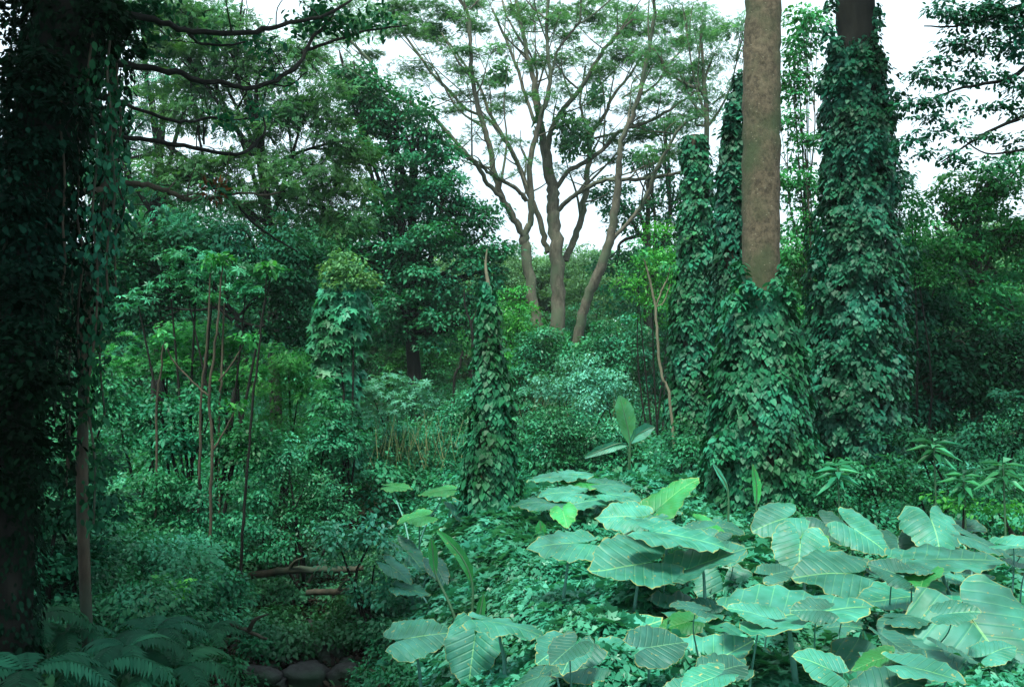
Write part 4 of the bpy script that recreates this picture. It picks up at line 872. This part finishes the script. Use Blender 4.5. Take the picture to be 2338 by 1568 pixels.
def elephant_ear(label, leaves, group=None, base_off=(0, .15)):
    """leaves: (x, y, span_px, size_m, tau, rho, phi, material[, narrow, fold, curl]); thing > leaf_blade, stalk"""
    leaves = [(l[0], l[1], l[2], l[3]) + tuple(l[4:]) for l in leaves]; cs = [P(l[0], l[1], l[3] * F / l[2]) for l in leaves]
    m = np.mean(cs, axis=0); bx, by = m[0] + base_off[0], m[1] + base_off[1]; base = np.array([bx, by, Hs(bx, by)])
    o = thing('elephant_ear_plant', base, label, 'plant', group)
    for l, c0 in zip(leaves, cs):
        x, y, sp, size, tau, rho, phi, mt = l[:8]; nw = l[8] if len(l) > 8 else 1; fo = l[9] if len(l) > 9 else .22; cu = l[10] if len(l) > 10 else .25
        V, Q, UV, E, n, tip = blade(c0, size * 1.1, tau, rho, phi, taro_rng, fo, nw, cu)
        c = c0 - tip * size * .1; V = V - tip * size * .1
        if Q is not None:
            me = mesh_obj('leaf_blade', V, [Q], M[mt], o, {'edge': ('POINT', E)}, uv=UV)
        T = Tubes(); r = .016 * size / .7
        st = base + np.array([taro_rng.normal() * .05, taro_rng.normal() * .05, 0]); out = c - n * .02
        T.add([st, st * .55 + out * .45 + np.array([0, .0, .18]), out * .93 + st * .07 - n * .06, out], [r * 1.7, r * 1.2, r * .8, r * .6], 8, 5); T.build('stalk', M['stalk'], o)
    return o
E = elephant_ear
E('large elephant ear leaf filling the lower right corner, midrib running down the middle', [(2250, 1455, 270, .85, 42, -8, 285, 'taro', 1.15), (2075, 1440, 110, .5, 55, -35, 250, 'taro_dark')])
E('wide elephant ear leaf with raised far edge, its pointed end to the right', [(1830, 1400, 300, .95, 7, -3, 8, 'taro', 1.0, .32, .08)])
E('upright heart shaped elephant ear leaf with its notch at the top', [(1655, 1362, 130, .55, 58, 4, 268, 'taro', 1.15, .3)])
E('yellow green elephant ear with curled leaves left of the upright heart leaf', [(1575, 1395, 165, .62, 12, 12, 20, 'taro', .9, .4, .1), (1625, 1470, 205, .72, 18, 8, 195, 'taro')])
E('bright elephant ear leaf folded along its midrib at the bottom, centre right', [(1610, 1520, 215, .7, 20, -20, 20, 'taro', .95, .5, .1), (1480, 1560, 110, .45, 50, 10, 260, 'taro_dark')])
E('dark ribbed elephant ear leaf hanging at the bottom edge', [(1720, 1560, 130, .5, 55, 15, 255, 'taro_dark', .9, .3)])
E('big elephant ear leaf at the bottom edge with raised left rim', [(2065, 1530, 260, .8, 30, -12, 290, 'taro', 1.1), (1960, 1575, 150, .55, 35, 5, 240, 'taro')])
E('elephant ear leaf cut off by the bottom right edge', [(2200, 1590, 220, .7, 32, 8, 300, 'taro'), (2330, 1560, 140, .55, 35, 10, 200, 'taro_dark')])
E('thin edged elephant ear leaf seen nearly side on behind the widest one', [(2070, 1362, 205, .75, 3, -4, 185, 'taro', 1.0, .1, .05), (2190, 1380, 110, .45, 25, 5, 350, 'taro_dark')])
E('long grey green elephant ear leaf at the right with a straight front edge', [(2172, 1275, 225, .85, 7, 0, 5, 'taro', .95, .15, .12), (2245, 1240, 120, .5, 20, 15, 330, 'taro_dark')])
E('domed elephant ear leaf with a smaller leaf tucked beneath it', [(2132, 1200, 130, .6, 34, 0, 265, 'taro', 1.1, .1, .5), (2090, 1240, 80, .38, 45, -15, 230, 'taro_dark')])
E('rounded elephant ear leaf facing the viewer behind the pair of hearts', [(1967, 1217, 120, .55, 42, 10, 320, 'taro', 1.1)])
E('pair of overlapping heart shaped elephant ear leaves right of the trunk', [(1826, 1258, 125, .55, 46, -12, 255, 'taro', 1.1, .3), (1905, 1308, 165, .65, 26, 8, 185, 'taro', 1.1, .3)])
E('small blue green elephant ear leaf at the foot of the big trunk', [(1776, 1188, 110, .5, 40, 0, 200, 'taro', 1.1, .2)])
E('mottled elephant ear leaf half hidden between rounder ones', [(1895, 1205, 90, .45, 40, -5, 300, 'taro_dark')])
E('narrow lit elephant ear leaf at the right edge with another below it', [(2310, 1285, 110, .55, 18, 5, 180, 'taro', .9), (2325, 1345, 110, .5, 34, 10, 190, 'taro', 1)])
E('dull elephant ear leaf in shade under the long grey green one', [(2040, 1320, 110, .5, 30, 0, 30, 'taro_dark')])
E('withered yellow brown elephant ear leaf hanging under the widest leaf', [(1940, 1435, 70, .32, 70, -20, 270, 'taro_brown', .8, .4)])
E('broad pale elephant ear leaf with a dark hole, standing on two crossing stalks', [(1445, 1290, 180, .68, 22, 5, 200, 'taro', 1.2, .3, .05)], base_off=(.05, .1))
E('long pale elephant ear leaf sloping right below the ivy column', [(1550, 1222, 210, .8, 8, 8, 355, 'taro', .9, .2, .2), (1425, 1178, 110, .55, 30, -5, 170, 'taro', 1)])
E('folded elephant ear leaf pointing up right toward the dark gap', [(1620, 1280, 190, .72, 12, -14, 15, 'taro', .8, .3, .05)])
E('pale elephant ear leaf lying flat right of the ivy pillar base', [(1285, 1240, 150, .62, 14, 0, 185, 'taro', 1.0, .15, .2)])
E('elephant ear leaf with a lifted left lobe and pointed tip, low in the centre', [(1390, 1462, 225, .8, 14, -18, 15, 'taro', .95, .35, .1), (1425, 1510, 90, .38, 60, 10, 270, 'taro_dark', .9, .5)])
E('dark heart shaped elephant ear leaf at the bottom centre', [(1445, 1525, 150, .55, 50, 5, 275, 'taro_dark', 1.05)])
E('flat elephant ear leaf showing its bright green underside, low centre left', [(1160, 1425, 170, .62, -4, 8, 350, 'taro', 1.0, .1, .25)])
E('upright heart leaf with yellow scalloped rim at the bottom left of the patch', [(1080, 1485, 140, .55, 60, -25, 262, 'taro', 1.0, .5)])
E('blurred pale elephant ear leaf furthest left beside the gully', [(955, 1452, 130, .52, 30, 0, 15, 'taro', 1, .15, .2)])
E('group of small elephant ears at the back of the patch with shaded green leaves', [(1262, 1088, 100, .62, 8, 0, 190, 'taro'), (1340, 1100, 120, .75, 4, 5, 350, 'taro_green'), (1285, 1124, 105, .62, 12, 0, 180, 'taro'), (1395, 1105, 95, .56, 12, 5, 10, 'taro'), (1320, 1082, 80, .5, 8, 0, 0, 'taro')])
E('elephant ear with lit flat leaf and green underside at the back right', [(1345, 1143, 130, .75, 8, -8, 10, 'taro'), (1410, 1130, 100, .56, 10, 0, 340, 'taro'), (1230, 1146, 100, .58, 10, 0, 180, 'taro')])
E('dark green elephant ear leaf slanting up right beside the trunk ivy', [(1525, 1140, 150, .8, 30, -35, 30, 'taro_green', .7), (1480, 1165, 70, .45, 20, 0, 200, 'taro')])
E('small elephant ear behind the long sloping leaf', [(1500, 1180, 80, .5, 22, 0, 350, 'taro'), (1370, 1170, 70, .45, 30, 0, 190, 'taro_dark')])
E('green elephant ear left of the ivy pillar at the back', [(1000, 1120, 75, .45, 12, -5, 180, 'taro_green'), (950, 1180, 75, .42, 15, 0, 200, 'taro_green'), (905, 1110, 60, .4, 12, 0, 0, 'taro_green')])
E('pale leaning elephant ears left of the ivy pillar base', [(1060, 1175, 90, .55, 35, 30, 320, 'taro_dark', .6), (1100, 1210, 80, .5, 30, 25, 310, 'taro_dark', .6), (1030, 1240, 80, .5, 40, 20, 320, 'taro', .6)])
E('ragged pale elephant ears left of the upright green blades', [(935, 1265, 90, .5, 40, 25, 320, 'taro', .7), (905, 1300, 80, .42, 35, 20, 330, 'taro', .7), (1000, 1300, 80, .42, 30, 15, 300, 'taro_dark', .7)])
E('elephant ear with small pale leaf above the flat one, centre left', [(935, 1345, 80, .42, 15, 5, 350, 'taro', .8), (1050, 1390, 60, .3, 40, 0, 270, 'taro_dark', .8)])

def filler():
    r = np.random.default_rng(5); done = 0; used = set()
    anchors = [('the large leaf in the lower right corner', 2250, 1455), ('the widest leaf with raised far edge', 1830, 1400), ('the upright heart leaf with notch at top', 1655, 1362), ('the bright folded leaf at the bottom', 1610, 1520),
               ('the thin edged leaf seen side on', 2070, 1362), ('the long grey green leaf', 2172, 1275), ('the domed leaf', 2132, 1200), ('the pair of overlapping heart leaves', 1865, 1285), ('the leaf on two crossing stalks', 1445, 1290),
               ('the long pale sloping leaf', 1550, 1222), ('the folded leaf pointing up right', 1620, 1280), ('the leaf with lifted left lobe', 1390, 1462), ('the dark heart leaf at the bottom centre', 1445, 1525), ('the big bottom leaf with raised left rim', 2065, 1530),
               ('the blue green leaf at the trunk foot', 1776, 1188), ('the flat pale leaf by the ivy pillar', 1285, 1240)]
    for _ in range(4000):
        if done >= 38: break
        x = r.uniform(1230, 2340); y = r.uniform(1130, 1580)
        lim = 1150 + (60 if x > 1550 else 0) + max(0, (1500 - x)) * .5 * (y > 1300)
        if y < lim or (x < 1420 and 1200 < y < 1440) or (x < 1560 and y > 1530): continue
        an = min(anchors, key=lambda a: math.hypot(a[1] - x, (a[2] - y) * 1.6)); dx, dy = x - an[1], (y - an[2]) * 1.6
        dr_ = ('just right of' if dx > 0 else 'just left of') if abs(dx) > abs(dy) else ('in front of' if dy > 0 else 'behind')
        lb = 'smaller elephant ear ' + dr_ + ' ' + an[0]
        if lb in used: continue
        used.add(lb)
        d = 2.2 * F / (y - 850 + 60); sz = r.uniform(.28, .46); sp = sz * F / d
        L_ = []
        for k in range(int(r.integers(1, 4))):
            L_.append((x + r.normal() * sp * .5, y + r.normal() * sp * .22, sz * F / (d + r.uniform(-.15, .15)), sz * r.uniform(.8, 1.1), r.uniform(2, 36), r.uniform(-22, 22), float(r.choice([r.uniform(-30, 30), r.uniform(150, 210), r.uniform(230, 310)])),
                       ['taro', 'taro_dark', 'taro_dark', 'taro', 'taro_dark', 'taro_dark', 'taro_green'][int(r.integers(0, 7))], r.uniform(.8, 1.1), r.uniform(.1, .45), r.uniform(.05, .35)))
        E(lb, L_, 'smaller elephant ears between the large ones'); done += 1
filler()

# long upright leaves (banana-like)
def strip_leaf(parts, mat, o, name='leaf_blade'):
    """parts: [(x, y, width px)], one depth"""
def banana(label, leaves, mat='taro_green', name='broad_bladed_plant', group=None):
    c0 = P(leaves[0][0][0][0], leaves[0][0][0][1], leaves[0][1]); base = np.array([c0[0], c0[1], Hs(c0[0], c0[1])])
    o = thing(name, base, label, 'plant', group)
    for pts, d, mt in leaves:
        W, R = pathD(pts, d); V = []; UV = []; E = []; n = len(pts) * 4; tt = np.linspace(0, len(pts) - 1, n)
        Ws = np.stack([np.interp(tt, range(len(pts)), W[:, i]) for i in range(3)], 1); Rs = np.interp(tt, range(len(pts)), R)
        tg = nrm(np.gradient(Ws, axis=0)); ht = np.linspace(0, 1, n)
        for i in range(n):
            s = nrm(np.cross(tg[i], np.array([0.15, -1, .2]))); q = nrm(np.cross(s, tg[i]))
            if q[1] > 0: pass
            for j, u in enumerate(np.linspace(-1, 1, 9)):
                r = Rs[i] * (1 + RNG.normal() * .04 * abs(u))
                V.append(Ws[i] + s * u * r + np.array([0, -1, .3]) * abs(u) * r * .45); UV.append((u * .4, ht[i] * 1.6)); E.append(abs(u))
        a = (np.arange(n - 1)[:, None] * 9 + np.arange(8)[None]); Q = np.stack([a, a + 1, a + 10, a + 9], -1).reshape(-1, 4)
        mesh_obj('leaf_blade', np.array(V), [Q], M[mt], o, {'edge': ('POINT', np.array(E) * .98)}, uv=np.array(UV))
        T = Tubes(); T.add([base - [0, 0, .05], (base + W[0]) / 2 + [0, 0, .1], W[0], W[len(W) // 2], W[-1]], [.02, .017, .013, .009, .004], 6, 4); T.build('stalk', M['stem'], o)
banana('young banana plant with one tall upright leaf in the clearing', [([(1438, 1010, 10), (1434, 985, 36), (1428, 955, 46), (1420, 925, 38), (1414, 903, 6)], 16, 'banana'),
        ([(1440, 1010, 8), (1455, 995, 30), (1478, 980, 28), (1495, 975, 4)], 16, 'taro'), ([(1430, 1015, 8), (1400, 1020, 22), (1365, 1030, 22), (1335, 1045, 5)], 15.8, 'taro')], name='banana_plant')
banana('narrow green blade standing in front of the trunk ivy', [([(1727, 1150, 8), (1728, 1130, 18), (1727, 1105, 22), (1722, 1080, 14), (1718, 1060, 3)], 12, 'taro_green')])
banana('pale yellowish curled blade at the left foot of the big trunk', [([(1662, 1120, 5), (1652, 1098, 12), (1640, 1078, 12), (1626, 1055, 3)], 12, 'taro')])
banana('arching green blades left of the ivy pillar base', [([(1078, 1330, 6), (1070, 1300, 22), (1050, 1265, 26), (1025, 1235, 22), (998, 1210, 5)], 9.3, 'taro_green'), ([(995, 1310, 6), (990, 1285, 20), (988, 1255, 22), (984, 1228, 5)], 9.5, 'taro_green')])
banana('small upright green blade right of the ivy pillar', [([(1235, 1230, 6), (1235, 1215, 26), (1234, 1200, 22), (1232, 1188, 4)], 11.5, 'taro_green')])
banana('thin pale blade standing behind the flat pale leaf', [([(1236, 1175, 5), (1234, 1158, 12), (1231, 1140, 12), (1228, 1125, 3)], 12.5, 'taro')])
banana('dark upright blade in the low centre', [([(1092, 1430, 6), (1096, 1405, 20), (1100, 1380, 20), (1104, 1355, 4)], 8.3, 'taro_green')])
banana('pale upright spear leaf under the widest elephant ear', [([(1978, 1510, 6), (1976, 1485, 18), (1972, 1460, 18), (1970, 1440, 6)], 6.9, 'taro')])

# ------------------------------------------------------------------ ferns on the left bank
def fern(label, x, y, d, n=8, L_=.8, group='ferns along the lower left bank', seed=0, bias=0):
    c = P(x, y, d); o = thing('fern', c, label, 'fern', group); r = np.random.default_rng(seed)
    for i in range(n):
        a = 2 * math.pi * i / n + r.uniform(-.3, .3); u = np.array([math.cos(a), math.sin(a), 0]); Ln = L_ * r.uniform(.75, 1.1); m = 22
        t = np.linspace(0, 1, m)[:, None]; pts = c + u * Ln * t + np.array([0, 0, 1]) * Ln * (.75 * t - .85 * t * t)
        tg = nrm(np.gradient(pts, axis=0)); sd = nrm(np.cross(tg, [0, 0, 1])); up = np.cross(sd, tg)
        V = []; Q = []
        for j in range(2, m):
            wl = Ln * .3 * math.sin(math.pi * min(1, (j / m) * .93 + .05)) ** .7
            for s in (-1, 1):
                dr = nrm(sd[j] * s + tg[j] * .45 - up[j] * .25); b = len(V); wd = tg[j] * .022 * Ln / .8
                tp = r.normal(size=3) * .012 - [0, 0, .03]; V += [pts[j] - wd * .6, pts[j] + dr * wl * .5 - wd, pts[j] + dr * wl + tp, pts[j] + dr * wl * .5 + wd, pts[j] + wd * .6]; Q.append([b, b + 1, b + 2, b + 3, b + 4])
        V = np.array(V); Q = np.array(Q)
        mesh_obj('frond', V, [Q], M['dark'], o, {'rnd': ('FACE', np.clip(r.random(len(Q)) * .3 + r.random() * .7, 0, 1))}, smooth=False)
fl = [('fern in the bottom left corner with fronds cut by the frame', 60, 1540, 6.2), ('fern low on the left bank with long arching fronds', 210, 1530, 6.6), ('fern beside the gully with fronds drooping right', 400, 1530, 7.0), ('fern behind the long arching one on the left bank', 150, 1450, 7.6),
      ('fern above the gully stones on the left bank', 350, 1445, 7.8), ('fern highest on the left bank near the dark tree', 60, 1420, 7.4), ('small fern at the foot of the thin saplings', 480, 1440, 8.6), ('fern growing between the seedlings and the bank edge', 290, 1480, 7.0)]
for i, (lb, x, y, d) in enumerate(fl): fern(lb, x, y, d, 7, (.62, .55, .6, .5, .5, .5, .35, .45)[i], seed=i)

# ------------------------------------------------------------------ logs, stones
def log(label, pts, d):
    W, R = pathD(pts, d); o = thing('fallen_log', W[0], label, 'log'); T = Tubes(); T.add(W, R, 12, 6, wob=.15, bump=.05)
    m = (W[1] + W[2]) / 2; T.add([m, m + [.1, -.1, .15], m + [.25, -.15, .22]], [.03, .02, .008], 6, 3); T.build('trunk', M['bark_brown'], o)
log('mossy brown fallen log lying across the head of the gully', [(540, 1322, 16), (620, 1305, 17), (700, 1300, 16), (785, 1300, 15), (830, 1296, 12)], 12.6)
log('shorter fallen log below the long one at the gully edge', [(700, 1352, 13), (745, 1350, 15), (800, 1348, 14), (840, 1344, 12)], 11.9)
log('thin dark fallen branch among the undergrowth at the gully side', [(520, 1420, 9), (550, 1432, 9), (585, 1448, 8), (610, 1458, 5)], 9.6)
def rock(label, x, y, wpx, d, seed):
    c = G(x, y + wpx * .2); r = wpx / 2 * c[1] / F; rg = np.random.default_rng(seed); c[2] += r * .25; nu, nv = 28, 18
    V = []; 
    sc3 = np.array([1, rg.uniform(.7, 1), rg.uniform(.5, .7)])
    for i in range(nv + 1):
        for j in range(nu):
            a = math.pi * i / nv; b = 2 * math.pi * j / nu; V.append((math.sin(a) * math.cos(b), math.sin(a) * math.sin(b), math.cos(a)))
    V = np.array(V); nz = vnoise(V + seed * 3.1, 1.6) * .5 + vnoise(V + seed * 3.1, 4) * .15; V = np.sign(V) * np.abs(V) ** .8; V = V * (.62 + 1.15 * nz)[:, None] * sc3 * r + c
    i = np.arange(nv)[:, None] * nu; j = np.arange(nu)[None]; jn = (j + 1) % nu
    Q = np.stack([i + j, i + nu + j, i + nu + jn, i + jn], -1).reshape(-1, 4)
    o = mesh_obj('stone', V - c, [Q], M['rock']); o.location = c; tag(o, label, 'stone', 'dark stones in the gully bed')
for i, (lb, x, y, wp, d) in enumerate([('largest rounded dark stone at the bottom edge of the gully', 700, 1545, 110, 8.8), ('flat dark stone left of the largest one', 590, 1540, 90, 8.9), ('wet bluish stone in the middle of the gully', 690, 1480, 80, 9.6), ('stone right of the wet bluish one', 760, 1490, 70, 9.6),
        ('small stone upstream near the short log', 720, 1430, 60, 10.2), ('small pointed stone beside the right gully bank', 790, 1450, 50, 10), ('stone half buried at the left of the gully', 630, 1490, 70, 9.4), ('stone at the right foot of the largest one', 790, 1540, 80, 9)]):
    rock(lb, x, y, wp, d, i + 1)
for i in range(26):
    yy = 1445 + 120 * (i / 26); xx = 695 + RNG.uniform(-1, 1) * (70 + (yy - 1445) * .6)
    rock('small dark stone among many scattered over the gully bed', xx, yy, RNG.uniform(24, 52), 0, i + 30)

# ------------------------------------------------------------------ humid air
def haze():
    me = bpy.data.meshes.new('haze'); x0, x1, y0, y1, z0, z1 = -116, 116, -36, 162, -2.2, 27
    v = [(x, y, z) for z in (z0, z1) for y in (y0, y1) for x in (x0, x1)]
    me.from_pydata(v, [], [(0, 2, 3, 1), (4, 5, 7, 6), (0, 1, 5, 4), (2, 6, 7, 3), (0, 4, 6, 2), (1, 3, 7, 5)])
    o = link(bpy.data.objects.new('haze', me)); o['kind'] = 'stuff'
    m, t = mat_base('haze_air'); q = t.nodes.new('ShaderNodeOutputMaterial'); p = t.nodes.new('ShaderNodeVolumePrincipled')
    p.inputs['Color'].default_value = (.8, .95, .95, 1); p.inputs['Density'].default_value = .0004; p.inputs['Anisotropy'].default_value = .2
    t.links.new(p.outputs[0], q.inputs['Volume']); me.materials.append(m)
haze()
